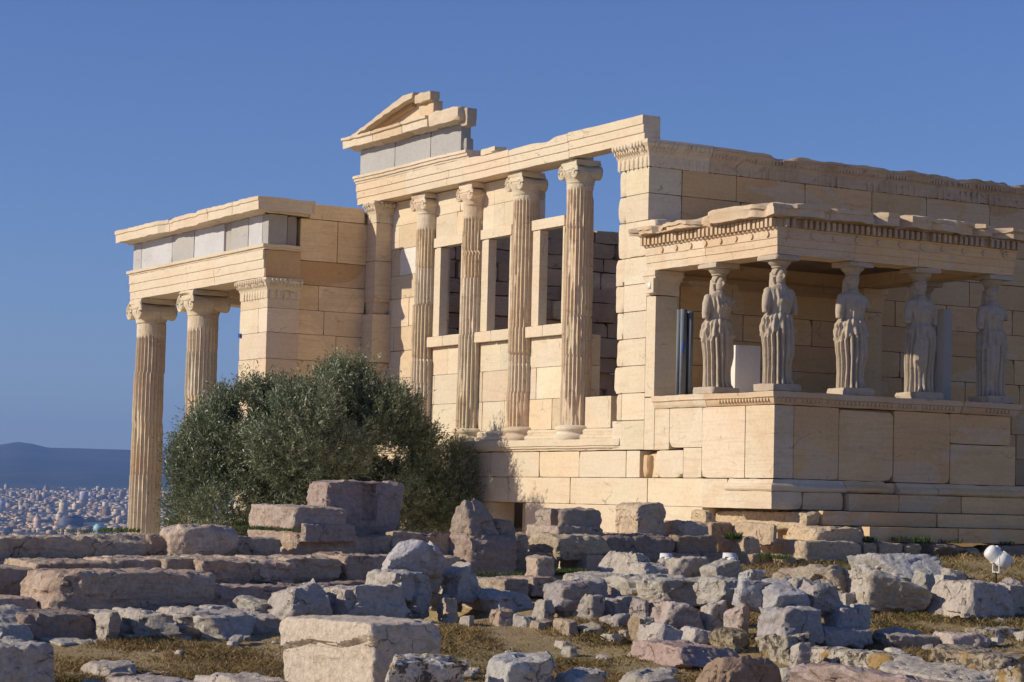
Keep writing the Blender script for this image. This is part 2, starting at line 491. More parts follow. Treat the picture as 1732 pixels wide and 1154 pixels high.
def column(x, y, z0, z1, rb, rt, seed, base=.26, cap=.42, flutes=24, half=True, plainneck=.0, wear=.5, name='column', drums=None, vol_out=0.0):
    rng = np.random.default_rng(seed)
    zb, zc = z0+base, z1-cap
    m = 110; nseg = flutes*8
    zz = np.linspace(zb, zc, m); t = (zz-zb)/(zc-zb)
    rad = rb+(rt-rb)*(t**1.25)
    drums = drums or sorted(rng.uniform(.15, .9, 4))
    dt = [zb+d*(zc-zb) for d in drums]
    offs = rng.normal(0, .012, (len(dt)+1, 2))
    neck = zc-plainneck
    sd = int(rng.integers(1000))
    def fn(r, A, z):
        ph = A*flutes/(2*PI); fr = ph-np.floor(ph)
        s = np.sqrt(np.clip(1-((fr-.5)/.43)**2, 0, 1))
        depth = rb*.115
        q = np.stack([np.cos(A)*2.2, np.sin(A)*2.2, z*1.4], -1).reshape(-1, 3)
        wr = fbm(q, 4, sd).reshape(A.shape)
        wf = fbm(q*4.1, 3, sd+9).reshape(A.shape)
        chipd = np.clip((wr-.12)*3.2, 0, 1)*wear
        d = depth*s
        worn = np.maximum(d, chipd*depth*(1.0+.5*wf))
        worn = np.where(z > neck, np.clip(wr-.25, 0, 1)*depth*.8, worn)
        out = r-worn+.006*wf
        for zd in dt:
            out = out-.012*np.exp(-((z-zd)/.018)**2)
        big = np.clip(fbm(q*.8+7, 3, sd+4).reshape(A.shape)-.42, 0, 1)*.35*wear
        return out-big*rb
    mb = MB()
    prof = np.stack([rad, zz], 1)
    lathe(mb, prof, nseg, (0, 0, 0), CREAM, fn, cap=False)
    V = mb.V[0]; T = mb.T[0].copy()
    seg_id = np.searchsorted(dt, V[:, 2])
    V[:, :2] += offs[seg_id]*.8
    cols = np.array([tints(rng, (HONEY, CREAM, CREAM), .05) for _ in range(len(dt)+1)])
    T = cols[seg_id]; T[V[:, 2] > neck] = np.array(CREAM)*1.02
    mb.V[0] = V+np.array([x, y, 0]); mb.T[0] = T
    sh = mb.build(name, M['column'], TEMPLE, smooth=50)
    # base: torus, scotia, torus
    if base > 0:
        b = MB(); k = base; R0 = rb
        pr = [(R0*1.34, 0), (R0*1.38, .10*k), (R0*1.40, .22*k), (R0*1.36, .33*k), (R0*1.20, .38*k), (R0*1.15, .5*k), (R0*1.18, .6*k), (R0*1.27, .66*k), (R0*1.29, .78*k), (R0*1.22, .92*k), (R0*1.03, 1.0*k), (R0*.98, 1.02*k)]
        def bf(r, A, z):
            q = np.stack([np.cos(A)*2, np.sin(A)*2, z*3], -1).reshape(-1, 3)
            return r*(1+.02*fbm(q, 3, sd+3).reshape(A.shape)-.07*np.clip(fbm(q*.8, 2, sd+13).reshape(A.shape)-.25, 0, 1))
        lathe(b, [(p[0], p[1]+z0) for p in pr], 64, (x, y, 0), tints(rng, (CREAM,)), bf)
        b.build('column_base', M['column'], sh, smooth=60)
    # capital: echinus, two scrolled volutes, cushion and abacus
    c = MB(); tc = tints(rng, (CREAM,))*1.0
    e0 = zc
    lathe(c, [(rt*.97, e0-.01), (rt*1.04, e0+.02), (rt*1.02, e0+.045), (rt*1.1, e0+.09*cap/.42), (rt*1.28, e0+.17*cap/.42), (rt*1.30, e0+.2*cap/.42), (rt*.9, e0+.21*cap/.42)], 72, (x, y, 0), tc,
          lambda r, A, z: r*(1+.022*np.cos(A*22)*((z > e0+.06*cap/.42))))
    W = rt*.86; vr = cap*(.29 if rt < .3 else .33); vz = e0+cap*.47; dpt = rt*(1.04 if rt < .3 else 1.25)
    # bolster (concave cushion rolls on north and south sides, axis along x)
    for s in (-1, 1):
        xs = np.linspace(-dpt, dpt, 15)
        rr = vr*(.74+.26*np.abs(xs/dpt)**1.6)
        rr = rr*(1+.035*np.cos(xs/dpt*PI*5))
        pts = np.stack([x+xs, np.full(15, y+s*W), np.full(15, vz)], 1)
        tube(c, pts, rr, 26, tc)
        for side in (-1, 1):
            th = np.linspace(0, 2*PI*2.4, 64)
            ra = vr*(1-.86*th/th[-1])*.96
            sp = np.stack([np.full(64, x+side*(dpt+.004)), y+s*W+s*ra*np.sin(th), vz+ra*np.cos(th)], 1)
            tube(c, sp, np.linspace(.026, .012, 64)*cap/.42, 6, tc)
            tube(c, np.array([[x+side*(dpt-.01), y+s*W, vz], [x+side*(dpt+.03), y+s*W, vz]]), .032*cap/.42, 10, tc)
    # cushion slab between the volutes with a sagging lower edge
    for side in (-1, 1):
        ys = np.linspace(-W, W, 17); lo = vz+vr*.15-.05*np.cos(ys/W*PI/2)*cap/.42; hi = np.full(17, vz+vr*.98)
        x0_, x1_ = (x-dpt, x-dpt*.5) if side < 0 else (x+dpt*.5, x+dpt)
        V = []
        for xx in (x0_, x1_):
            for zz_ in (lo, hi): V.append(np.stack([np.full(17, xx), y+ys, zz_], 1))
        V = np.concatenate(V); i = np.arange(16)
        def qd(a, b_, fl):
            q = np.stack([a+i, a+i+1, b_+i+1, b_+i], 1); return q[:, ::-1] if fl else q
        c.add(V, [qd(0, 17, True), qd(34, 51, False), qd(0, 34, False), qd(17, 51, True)], tc)
        ln = np.stack([np.full(17, x+side*(dpt+.003)), y+ys, (lo+hi)/2+.01], 1)
        tube(c, ln, .014*cap/.42, 6, tc)
    box(c, (x-dpt*.7, y-W, vz), (x+dpt*.7, y+W, vz+vr*.9), tc)
    aw = W+vr*.55
    v, f = polystone((dpt*1.06, aw, (z1-(vz+vr*.96))/2), sd+5, p=40, chips=3, chip=.10, rough=.006, seg=.07, freq=6)
    c.add(v+np.array([x, y, (z1+vz+vr*.96)/2-.001]), f, tc)
    for q in range(len(c.V)):
        V = c.V[q]; c.V[q] = V+np.stack([vnoise(V*7+s*9, sd+s) for s in range(3)], -1)*.010
    c.build('column_capital', M['column'], sh, smooth=45)
    return sh

# --- west wall basement -------------------------------------------------
mb = MB()
wall_y(mb, -1.86, 11.9, [-1.2, -.6, 0.0, .7, 1.37, 1.88, 2.37], 0.0, .5, 11, (CREAM, (.66, .565, .415)), w=(2.2, 3.6),
       skip=lambda a, b, z0, z1: False)
block(mb, (0, -1.25, 2.375), (.5, -.30, 2.855), 1101, CREAM, p=40, chips=5, chip=.42, rough=.01, seg=.07)
block(mb, (.13, -.29, 2.375), (.5, .10, 2.83), 1102, HONEY, p=24, chips=6, chip=.5, rough=.03, seg=.06)
block(mb, (.04, -.12, 2.375), (.3, .06, 2.78), 1103, (.60, .42, .24), p=24, chips=9, chip=.9, rough=.03, seg=.05)
for y0, y1, tt in ((.11, .55, CREAM), (.55, 2.15, CREAM), (2.15, 3.6, (.68, .55, .38)), (3.6, 5.47, CREAM), (5.47, 7.4, HONEY), (7.4, 9.4, CREAM), (9.4, 11.9, HONEY)):
    block(mb, (RS.uniform(-.005, .005), y0+.004, 2.375), (.5, y1-.004, 2.855), int(RS.integers(1e9)), np.array(tt)*RS.uniform(.95, 1.05), chips=2, chip=.08)
# replace the blocks round the low opening
def near_hole(v): return (v[:, 1].min() < 5.25 and v[:, 1].max() > 4.15 and v[:, 2].max() > 1.0 and v[:, 2].min() < 1.85)
fresh = MB()
for v, f, t in zip(mb.V, mb.F, mb.T):
    if v[:, 2].max() < 1.95 and v[:, 2].max() > 1.0 and near_hole(v): continue
    fresh.add(v, f-f.min(), t)
for a, b in ((1.9, 4.08), (5.32, 7.6)):
    for z0, z1 in ((.7, 1.37), (1.37, 1.88)):
        block(fresh, (0, a+.004, z0+.004), (.5, b-.004, z1-.004), int(RS.integers(1e9)), tints(RS, (CREAM, HONEY)), chips=2, chip=.06)
block(fresh, (.34, 4.0, .7), (.5, 4.75, 1.87), 5, np.array(HONEY)*.8, chips=2)
block(fresh, (.95, 4.4, .7), (1.1, 6.2, 1.9), 6, np.array(HONEY)*.8, chips=2)
fresh.build('basement_wall', M['marble'], TEMPLE, smooth=35)

# ledge under the columns
mb = MB()
def ledge_chip(V):
    k = np.clip((1.35-V[:, 1])/.55, 0, 1)
    V = V.copy(); V[:, 0] += k*.10*(1+.6*vnoise(V*9, 3)); return V
prof = [(-.45, 2.87), (.02, 2.87), (.03, 2.90), (.07, 2.915), (.075, 2.95), (.10, 2.955), (.105, 3.075), (-.45, 3.075)]
mould(mb, [(0.0, 12.0), (0.0, .80)], prof, CREAM, .006, .12, 3, ledge_chip)
# the wall's own moulded foot between the columns
prof2 = [(-.3, 3.08), (.14, 3.08), (.16, 3.13), (.13, 3.17), (.07, 3.19), (.075, 3.22), (.09, 3.25), (.06, 3.285), (.0, 3.30), (-.3, 3.30)]
mould(mb, [(.4, 10.78), (.4, 1.0)], prof2, CREAM, .007, .12, 4)
mb.build('ledge_moulding', M['marble'], TEMPLE, smooth=30)

# wall behind the west columns ------------------------------------------
mb = MB()
XW, TW = .40, .42
wp = ((.66, .565, .415), CREAM, CREAM, HONEY)
zl = [3.302, 3.90, 4.52, 5.11]
wall_y(mb, 1.72, 11.35, zl[:2], XW, TW, 21, wp, w=(.8, 1.3)); wall_y(mb, 2.78, 11.35, zl[1:], XW, TW, 22, wp, w=(.8, 1.3))
def pier(y0, y1, z0, z1, n, seed, pal=wp):
    zz = np.linspace(z0, z1, n+1); zz[1:-1] += RS.uniform(-.06, .06, n-1)
    wall_y(mb, y0, y1, list(zz), XW, TW, seed, pal, w=(.8, 1.3))
pier(8.86, 11.35, 5.115, 8.41, 6, 31, (CREAM, (.70, .58, .42), WHITE, HONEY))
TW = .16
pier(6.74, 7.46, 5.115, 7.44, 4, 32); pier(4.74, 5.46, 5.115, 7.44, 4, 33); pier(2.80, 3.46, 5.115, 7.44, 4, 34)
TW = .42
# wall over the two left windows
wall_y(mb, 6.3, 8.856, [7.445, 7.93, 8.41], XW, TW, 35, (CREAM, HONEY, (.72, .61, .46)), w=(.6, 1.1), chip=.12)
wall_y(mb, 4.95, 6.3, [7.445, 7.93, 8.41], XW, TW, 36, (CREAM, WHITE, HONEY), w=(.5, .9), chip=.12)
mb.build('west_wall', M['marble'], TEMPLE, smooth=35)

for (ya, yb), sd in zip(((7.57, 8.47), (5.55, 6.42), (3.52, 4.38)), (41, 42, 43)):
    f = MB(); rg = np.random.default_rng(sd)
    tt = (.665, .57, .42)
    block(f, (.37, yb, 5.335), (.56, yb+.27, 7.235), sd, tt, chips=1, seg=.15)
    block(f, (.37, ya-.06 if ya > 4 else ya-.06, 5.335), (.56, ya, 7.235), sd+9, tt, chips=1, seg=.15)
    block(f, (.36, ya-.06, 7.24), (.58, yb+.36, 7.44), sd+3, np.array(tt)*1.03, chips=1, seg=.15)
    w_ = f.build('window', M['marble'], TEMPLE, smooth=35)
    s = MB()
    block(s, (.27, ya-.30, 5.115), (.80, (ya+yb)/2+.1, 5.33), sd+5, CREAM, chips=2, chip=.08, seg=.1)
    block(s, (.275, (ya+yb)/2+.108, 5.115), (.80, yb+.55, 5.328), sd+6, (.70, .58, .42), chips=2, chip=.08, seg=.1)
    s.build('sill', M['marble'], w_, smooth=35)

# four west columns -------------------------------------------------------
for k, (yy, sd, nk) in enumerate(((9.05, 3, .30), (7.0, 14, .28), (4.97, 25, .12), (2.94, 36, .10))):
    column(.38, yy, 3.08, 8.42, .300, .262, sd, .28, .46, 24, plainneck=nk, wear=(.35, .75, .85, .95)[k])

# corner pillar of the north end -------------------------------------------
mb = MB()
zz = [3.08, 3.9, 4.86]
wall_y(mb, 10.82, 11.6, zz, .02, .4, 51, (HONEY,), w=(2, 3))
block(mb, (-.06, 10.74, 4.87), (.42, 11.6, 5.93), 52, HONEY, chips=2, chip=.08)
block(mb, (.03, 10.86, 5.94), (.40, 11.6, 6.30), 53, HONEY, p=24, chips=5, chip=.5, rough=.03, seg=.07)
block(mb, (0, 10.80, 6.20), (.40, 11.6, 7.10), 54, HONEY, chips=1)
block(mb, (0, 10.80, 7.104), (.40, 11.6, 7.95), 55, HONEY, chips=1)
mb.build('corner_pillar', M['honey'], TEMPLE, smooth=35)
def anta_cap(path, z0, z1, tint, seed, parent=None, mat='marble', thick=.3, name='pillar_capital', worn=None, flare=.20):
    h = z1-z0; mb = MB()
    pr = [(-thick, 0), (.005, 0), (.012, .06), (.012, .38), (.02, .42), (.035, .46), (.045, .52), (.05, .56), (.085, .62), (.095, .70), (.10, .73), (.14, .80), (.155, .86), (flare*.95, .88), (flare, .94), (flare, 1.0), (-thick, 1.0)]
    mould(mb, path, [(a, z0+b*h) for a, b in pr], tint, .006, .10, seed, worn)
    # carved rows: leaf band, bead row, egg row
    rng = np.random.default_rng(seed)
    V0, F0 = cube_grid(2, 2, 2); S = V0/np.linalg.norm(V0, axis=1)[:, None]
    for a, b in zip(path[:-1], path[1:]):
        a = np.array(a, float); b = np.array(b, float); L = np.linalg.norm(b-a)
        d = (b-a)/L; n = np.array([d[1], -d[0]])
        for zc_, off, sp, sz in ((.22, .016, .145, (.045, .022, .13)), (.66, .095, .075, (.026, .022, .055)), (.83, .150, .095, (.034, .026, .06))):
            m = max(2, int(L/sp))
            for k in range(m):
                if rng.random() < .12: continue
                c = a+d*(k+.5)*L/m+n*off
                if worn is not None and (zc_ > .7 or rng.random() < .25): continue
                X = S*np.array(sz)*np.array([1, 1, h/.45])
                W_ = np.zeros_like(X); W_[:, :2] = X[:, 0:1]*d+X[:, 1:2]*n; W_[:, 2] = X[:, 2]
                mb.add(W_+np.array([c[0], c[1], z0+zc_*h]), F0, tint)
    return mb.build(name, M[mat], parent or TEMPLE, smooth=40)
anta_cap([(0.0, 11.2), (0.0, 10.80), (.40, 10.80)], 7.955, 8.415, CREAM, 56, flare=.12)

# south west corner pillar ---------------------------------------------------
mb = MB(); rg = np.random.default_rng(61)
zs = [2.87, 3.40, 3.89, 4.38, 4.87, 5.36, 5.85, 6.34, 6.99, 7.48, 7.958]
for k in range(len(zs)-1):
    block(mb, (rg.uniform(-.004, .004), .004 if k > 6 else -.0, zs[k]+.004), (.72, .745, zs[k+1]-.004), 600+k, tints(rg, ((.66, .565, .415), CREAM)), chips=1, chip=.05)
    b = .98+rg.uniform(-.07, .09)
    block(mb, (rg.uniform(.0, .012), .755, zs[k]+.004), (.66, b, zs[k+1]-.004), 620+k, tints(rg, ((.66, .565, .415), CREAM)), p=34, chips=4, chip=.3, rough=.015, seg=.06)
# projecting blocks over the porch's pillar
block(mb, (-.03, -.30, 6.34), (.3, .60, 6.985), 641, CREAM, p=26, chips=4, chip=.22, rough=.012, seg=.07)
mb.build('corner_pillar', M['marble'], TEMPLE, smooth=35)
def band_worn(V):
    V = V.copy(); k = np.clip((V[:, 0]-1.6)/.8, 0, 1); q = np.column_stack([V[:, 0]*1.3, V[:, 0]*0, V[:, 2]*2])
    a = fbm(q, 4, 17); up = np.clip((V[:, 2]-8.10)/.3, 0, 1)
    V[:, 1] += k*np.clip(a+.05, 0, 1)*.26*up
    V[:, 2] -= k*up*(np.clip(a-.05, 0, 1)*.16+.018*(1+vnoise(V*np.array([5, 0, 0]), 3)))
    V += np.stack([vnoise(V*9+s*5, s) for s in range(3)], -1)*.014*k[:, None]; return V
anta_cap([(0.0, 1.02), (0.0, 0.0), (1.3, 0.0)], 7.962, 8.43, CREAM, 63, flare=.15)
anta_cap([(1.304, 0.0), (9.0, 0.0)], 7.962, 8.425, (.60, .46, .31), 64, flare=.15, mat='rough', thick=.62, name='wall_frieze', worn=band_worn)
anta_cap([(9.004, 0.0), (22, 0.0)], 7.962, 8.46, (.62, .48, .33), 65, flare=.16, mat='rough', thick=.62, name='wall_frieze', worn=band_worn)

# south wall --------------------------------------------------------------
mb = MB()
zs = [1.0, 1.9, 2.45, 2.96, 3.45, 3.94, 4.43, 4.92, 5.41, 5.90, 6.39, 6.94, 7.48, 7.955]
wall_x(mb, .725, 22.0, zs, 0.0, .65, 71, ((.66, .42, .20), (.68, .45, .225), (.69, .48, .265), (.64, .43, .22)), w=(1.15, 1.7), chip=.09, rough=.006)  # orange patina, with extra warmth in the colour against bluish shade
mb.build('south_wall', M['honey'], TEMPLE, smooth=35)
V0, F0 = cube_grid(2, 2, 2); S0 = V0/np.linalg.norm(V0, axis=1)[:, None]
# rough inner wall seen through the windows ------------------------------------
mb = MB(); rg = np.random.default_rng(81)
z = -1.0; k = 0
while z < 8.15:
    h = rg.uniform(.3, .52)
    if z+h > 8.1: h = 8.25-z
    x = .9
    while x < 20:
        L = rg.uniform(.5, 1.5)
        block(mb, (x+.004, 10.75+rg.uniform(-.06, .12), z+.004), (x+L-.004, 11.3, z+h-.004), int(rg.integers(1e9)), tints(rg, ((.62, .42, .24), (.56, .39, .235), (.68, .49, .30)), .10), p=40, chips=3, chip=.2, rough=.03, seg=.12)
        x += L
    z += h
mb.build('inner_wall', M['rough'], TEMPLE, smooth=40)

# west architrave --------------------------------------------------------------
def architrave_y(mb, y0, y1, xf, z0, z1, th, tint, seed, crown=0, wear=.004, topchip=0):
    h = z1-z0
    pr = [(-th, z0), (0, z0), (0, z0+.31*h), (.022, z0+.325*h), (.022, z0+.64*h), (.044, z0+.655*h), (.044, z1), (-th, z1)]
    def tc(V):
        if not topchip: return V
        V = V.copy(); m = V[:, 2] > z1-.01
        V[m, 2] -= np.clip(vnoise(V[m]*1.7, seed+8)-.1, 0, 1)*topchip; return V
    mould(mb, [(xf, y1), (xf, y0)], pr, tint, wear, .10, seed, tc)
def architrave_x(mb, x0, x1, yf, z0, z1, th, tint, seed, wear=.004):
    h = z1-z0
    pr = [(-th, z0), (0, z0), (0, z0+.31*h), (.022, z0+.325*h), (.022, z0+.64*h), (.044, z0+.655*h), (.044, z1), (-th, z1)]
    mould(mb, [(x0, yf), (x1, yf)], pr, tint, wear, .10, seed)
mb = MB()
architrave_y(mb, .17, 2.745, .0, 8.44, 8.905, .34, (.665, .565, .41), 91)
architrave_y(mb, 2.755, 4.995, .0, 8.425, 8.89, .55, CREAM, 92, topchip=.10)
architrave_y(mb, 5.005, 6.90, .0, 8.425, 8.885, .55, (.70, .575, .42), 93, topchip=.05)
architrave_y(mb, 6.91, 9.4, .0, 8.425, 8.885, .55, CREAM, 94)
architrave_y(mb, 9.41, 11.78, .0, 8.425, 8.885, .55, HONEY, 95)
pr = [(-.5, 8.892), (.05, 8.892), (.06, 8.93), (.09, 8.94), (.10, 8.985), (.13, 9.0), (.135, 9.055), (-.5, 9.055)]
mould(mb, [(0, 11.80), (0, 9.0)], pr, CREAM, .008, .1, 96)
mould(mb, [(0, 8.99), (0, 6.60)], pr, (.72, .61, .47), .008, .1, 97)
block(mb, (.02, 5.65, 8.885), (.30, 6.25, 9.02), 98, CREAM, p=26, chips=6, chip=.5, rough=.02, seg=.05)
mb.build('architrave', M['marble'], TEMPLE, smooth=30)

# grey frieze over it, then the surviving corner of the pediment
mb = MB(); GF = (.40, .395, .385)
for a, b, t in ((7.12, 8.45, .95), (8.455, 10.1, 1.0), (10.105, 11.80, 1.05)):
    block(mb, (.05+RS.uniform(-.004, .004), a+.003, 9.058), (.28, b-.003, 9.66), int(RS.integers(1e9)), np.array(GF)*t, chips=2, chip=.06)
block(mb, (.10, 6.98, 9.06), (.27, 7.12, 9.36), 3, np.array(GF)*.8, p=28, chips=6, chip=.4, rough=.02, seg=.05)
mb.build('frieze', M['frieze'], TEMPLE, smooth=30)
mb = MB()
pr = [(-.5, 9.668), (.02, 9.668), (.06, 9.70), (.10, 9.72), (.27, 9.74), (.28, 9.70), (.31, 9.70), (.315, 9.86), (.36, 9.875), (.37, 9.93), (-.5, 9.93)]
mould(mb, [(.05, 12.06), (.05, 10.6)], pr, CREAM, .014, .08, 101)
mould(mb, [(.05, 10.59), (.05, 9.2)], pr, (.60, .48, .33), .014, .08, 102)
mould(mb, [(.05, 9.19), (.05, 8.06)], pr, CREAM, .014, .08, 103)
block(mb, (-.27, 6.72, 9.67), (.10, 8.04, 9.97), 104, (.60, .50, .37), p=24, chips=6, chip=.3, rough=.03, seg=.06)
block(mb, (-.10, 6.62, 9.55), (.14, 6.95, 9.93), 105, (.42, .38, .32), p=34, chips=6, chip=.35, rough=.03, seg=.05)
# tympanum slab and raking cornice
def slab_poly(mb, yz, x0, x1, tint, wear=.01, seed=0):
    yz = np.asarray(yz, float); K = len(yz)
    # subdivide the outline
    pts = []
    for k in range(K):
        a, b = yz[k], yz[(k+1) % K]; m = max(1, int(np.linalg.norm(b-a)/.10))
        for s in range(m): pts.append(a+(b-a)*s/m)
    pts = np.array(pts); n = len(pts)
    V = np.concatenate([np.column_stack([np.full(n, xx), pts]) for xx in (x0, x1)])
    V = V+np.stack([vnoise(V*5+s*7, seed+s) for s in range(3)], -1)*wear
    i = np.arange(n); j = (i+1) % n
    area = .5*np.sum(pts[:, 0]*pts[j, 1]-pts[j, 0]*pts[:, 1])
    q = np.stack([i, i+n, j+n, j], 1); a = i[::-1][None]; b = (i+n)[None]
    if area < 0: q = q[:, ::-1]; a = a[:, ::-1]; b = b[:, ::-1]
    mb.add(V, [q, a, b], tint)
slab_poly(mb, [(8.9, 9.935), (11.2, 9.935), (9.2, 10.33), (8.9, 10.36)], .02, .12, (.64, .51, .36), .006, 111)
slab_poly(mb, [(11.75, 9.935), (11.45, 9.935), (9.1, 10.36), (8.75, 10.40), (8.72, 10.52), (9.15, 10.50)], -.28, .0, (.58, .48, .35), .028, 112)
slab_poly(mb, [(11.45, 9.938), (11.1, 9.938), (9.1, 10.28), (9.1, 10.355)], -.10, .08, (.50, .34, .19), .012, 113)
block(mb, (-.12, 8.05, 9.935), (.10, 8.72, 10.28), 114, (.60, .46, .30), p=28, chips=5, chip=.3, rough=.02, seg=.06)
block(mb, (-.24, 8.0, 10.26), (.05, 8.74, 10.46), 115, (.56, .45, .31), p=24, chips=6, chip=.35, rough=.03, seg=.06)
mb.build('pediment_corner', M['marble'], TEMPLE, smooth=40)

# --- north porch ------------------------------------------------------------
YN, XN = 11.25, -2.45
mb = MB()
zs = [-1.4, -.9, -.4, .2, .7, 1.2, 1.7, 2.2, 2.7, 3.2, 3.75, 4.3, 4.85, 5.42, 5.95, 6.5]
HN = ((.83, .63, .38), (.81, .61, .36), (.84, .65, .41))  # shaded wall's stone colour, lightened to stand in for bounced light
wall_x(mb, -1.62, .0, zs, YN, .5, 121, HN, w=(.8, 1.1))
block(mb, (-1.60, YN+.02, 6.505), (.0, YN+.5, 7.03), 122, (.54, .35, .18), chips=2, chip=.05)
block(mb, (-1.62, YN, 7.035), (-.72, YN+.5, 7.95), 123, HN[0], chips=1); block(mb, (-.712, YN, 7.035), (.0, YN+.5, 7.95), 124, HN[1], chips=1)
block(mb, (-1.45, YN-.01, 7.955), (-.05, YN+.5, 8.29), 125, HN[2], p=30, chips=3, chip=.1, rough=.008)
mb.build('porch_wall', M['honey'], TEMPLE, smooth=35)
mb = MB()
wall_y(mb, YN-.02, 12.70, zs[:-1]+[6.16], XN+.09, .76, 126, (HONEY, CREAM), w=(.66, .9))
mb.build('porch_pillar', M['marble'], TEMPLE, smooth=35)
anta_cap([(XN+.09, 12.70), (XN+.09, YN-.02), (-1.58, YN-.02)], 6.165, 6.60, CREAM, 127, flare=.10, thick=.5)
for yy, sd, dr in ((15.55, 131, [.3, .5, .72, .88]), (18.85, 142, [.2, .45, .64, .82])):
    column(-2.05, yy, -1.0, 6.61, .41, .355, sd, .34, .60, 24, plainneck=.36, wear=.55, drums=dr)
mb = MB()
rg = np.random.default_rng(143)
for a, b, t in ((YN, 14.0, CREAM), (14.006, 15.6, (.68, .575, .42)), (15.606, 19.3, CREAM)):
    architrave_y(mb, a, b, XN, 6.615, 7.20, .75, t, int(rg.integers(9999)))
pr = [(-.7, 7.205), (.05, 7.205), (.06, 7.24), (.10, 7.25), (.11, 7.315), (-.7, 7.315)]
mould(mb, [(XN, 19.36), (XN, YN-.03), (-1.62, YN-.03)], pr, CREAM, .008, .1, 144)
architrave_x(mb, XN+.76, 8.0, 18.55, 6.615, 7.20, .75, CREAM, 145)
box(mb, (XN+.02, YN-.022, 6.615), (-1.605, YN+.3, 7.20), (.57, .385, .21))
mb.build('porch_architrave', M['marble'], TEMPLE, smooth=30)
mb = MB()
FW, FG = (.53, .53, .545), (.43, .415, .395)
ys = [YN+.31, 12.3, 13.25, 13.65, 15.4, 16.75, 18.75, 19.30]; cs = [FW, FG, (.40, .37, .33), FW, FG, FW, (.46, .46, .46)]
for a, b, t in zip(ys[:-1], ys[1:], cs):
    dx = .05 if t[0] < .42 else RS.uniform(-.01, .01)
    block(mb, (XN+.05+dx, a+.004, 7.32), (XN+.5, b-.004, 7.99), int(RS.integers(1e9)), t, chips=3 if t is FG else 0, chip=.12, rough=.008 if t is FG else .002)
block(mb, (XN+.51, YN-.015, 7.32), (-2.05+.33, YN+.4, 7.97), 151, (.30, .27, .245), chips=3, chip=.1, rough=.012)
block(mb, (XN+.06, YN-.012, 7.325), (XN+.505, YN+.3, 7.985), 150, (.38, .365, .345), chips=0, rough=.003)
mb.build('porch_frieze', M['frieze'], TEMPLE, smooth=30)
mb = MB()
pr = [(-.6, 7.995), (.03, 7.995), (.06, 8.03), (.30, 8.05), (.315, 8.02), (.34, 8.02), (.345, 8.20), (.37, 8.215), (.375, 8.30), (-.6, 8.30)]
def ncchip(V):
    V = V.copy(); k = np.clip(vnoise(np.column_stack([V[:, 1]*1.1, V[:, 1]*0, V[:, 0]*0]), 77)-.25, 0, 1)
    out = np.clip((XN-.05-V[:, 0])/.3, 0, 1); V[:, 0] += k*out*.30; return V
for a, b, t in ((YN-.36, 13.7, CREAM), (13.71, 16.3, (.66, .54, .40)), (16.31, 19.55, CREAM)):
    if a < 12: mould(mb, [(XN, b), (XN, YN), (-1.45, YN)], pr, t, .014, .1, 161)
    else: mould(mb, [(XN, b), (XN, a)], pr, t, .014, .1, int(a*10), ncchip)
box(mb, (XN+.6, YN+.6, 7.60), (8.0, 19.2, 8.22), (.42, .32, .21))
box(mb, (-1.6, YN+.5, 8.225), (8.0, 19.0, 8.27), (.6, .48, .34))
mb.build('porch_cornice', M['marble'], TEMPLE, smooth=30)
mb = MB(); box(mb, (-3.4, 11.3, -1.35), (9, 19.8, -1.0), CREAM); mb.build('porch_floor', M['marble'], TEMPLE)

# --- porch of the statues -----------------------------------------------------
PY, PX = -3.85, 5.15
mb = MB(); rg = np.random.default_rng(171)
pw = ((.665, .57, .42), CREAM)
# west side of the podium: upright slabs
block(mb, (.0, -.80, 2.865), (.4, -.34, 3.585), 1711, pw[0], chips=1); block(mb, (.004, -1.80, 2.90), (.4, -.805, 3.585), 1712, pw[1], chips=4, chip=.22, seg=.1)
block(mb, (.0, -1.80, 2.375), (.4, -1.255, 2.895), 1713, pw[0], chips=3, chip=.12)
block(mb, (-.004, -3.05, 2.375), (.4, -1.806, 3.585), 1714, (.70, .58, .43), chips=2, chip=.10); block(mb, (.0, PY, 2.375), (.4, -3.056, 3.585), 1715, pw[0], chips=2, chip=.06)
ps = ((.71, .485, .25), (.72, .51, .275), (.70, .465, .23))  # south face patina, its colour pushed warmer to offset the bluish shade
xs = [.405, 1.24, 2.62, 3.78, PX]
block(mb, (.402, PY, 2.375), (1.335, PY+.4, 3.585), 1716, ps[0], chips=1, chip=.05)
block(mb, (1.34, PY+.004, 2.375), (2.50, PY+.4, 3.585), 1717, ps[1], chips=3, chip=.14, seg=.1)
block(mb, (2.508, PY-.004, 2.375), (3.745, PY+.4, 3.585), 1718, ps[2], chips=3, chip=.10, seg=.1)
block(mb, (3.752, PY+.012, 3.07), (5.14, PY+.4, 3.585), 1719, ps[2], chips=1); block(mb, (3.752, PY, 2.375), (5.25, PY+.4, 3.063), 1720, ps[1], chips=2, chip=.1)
box(mb, (.41, PY+.41, 1.3), (4.9, .0, 3.58), (.4, .3, .2))
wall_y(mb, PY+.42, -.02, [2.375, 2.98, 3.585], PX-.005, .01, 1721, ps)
mb.build('podium', M['honey'], TEMPLE, smooth=35)
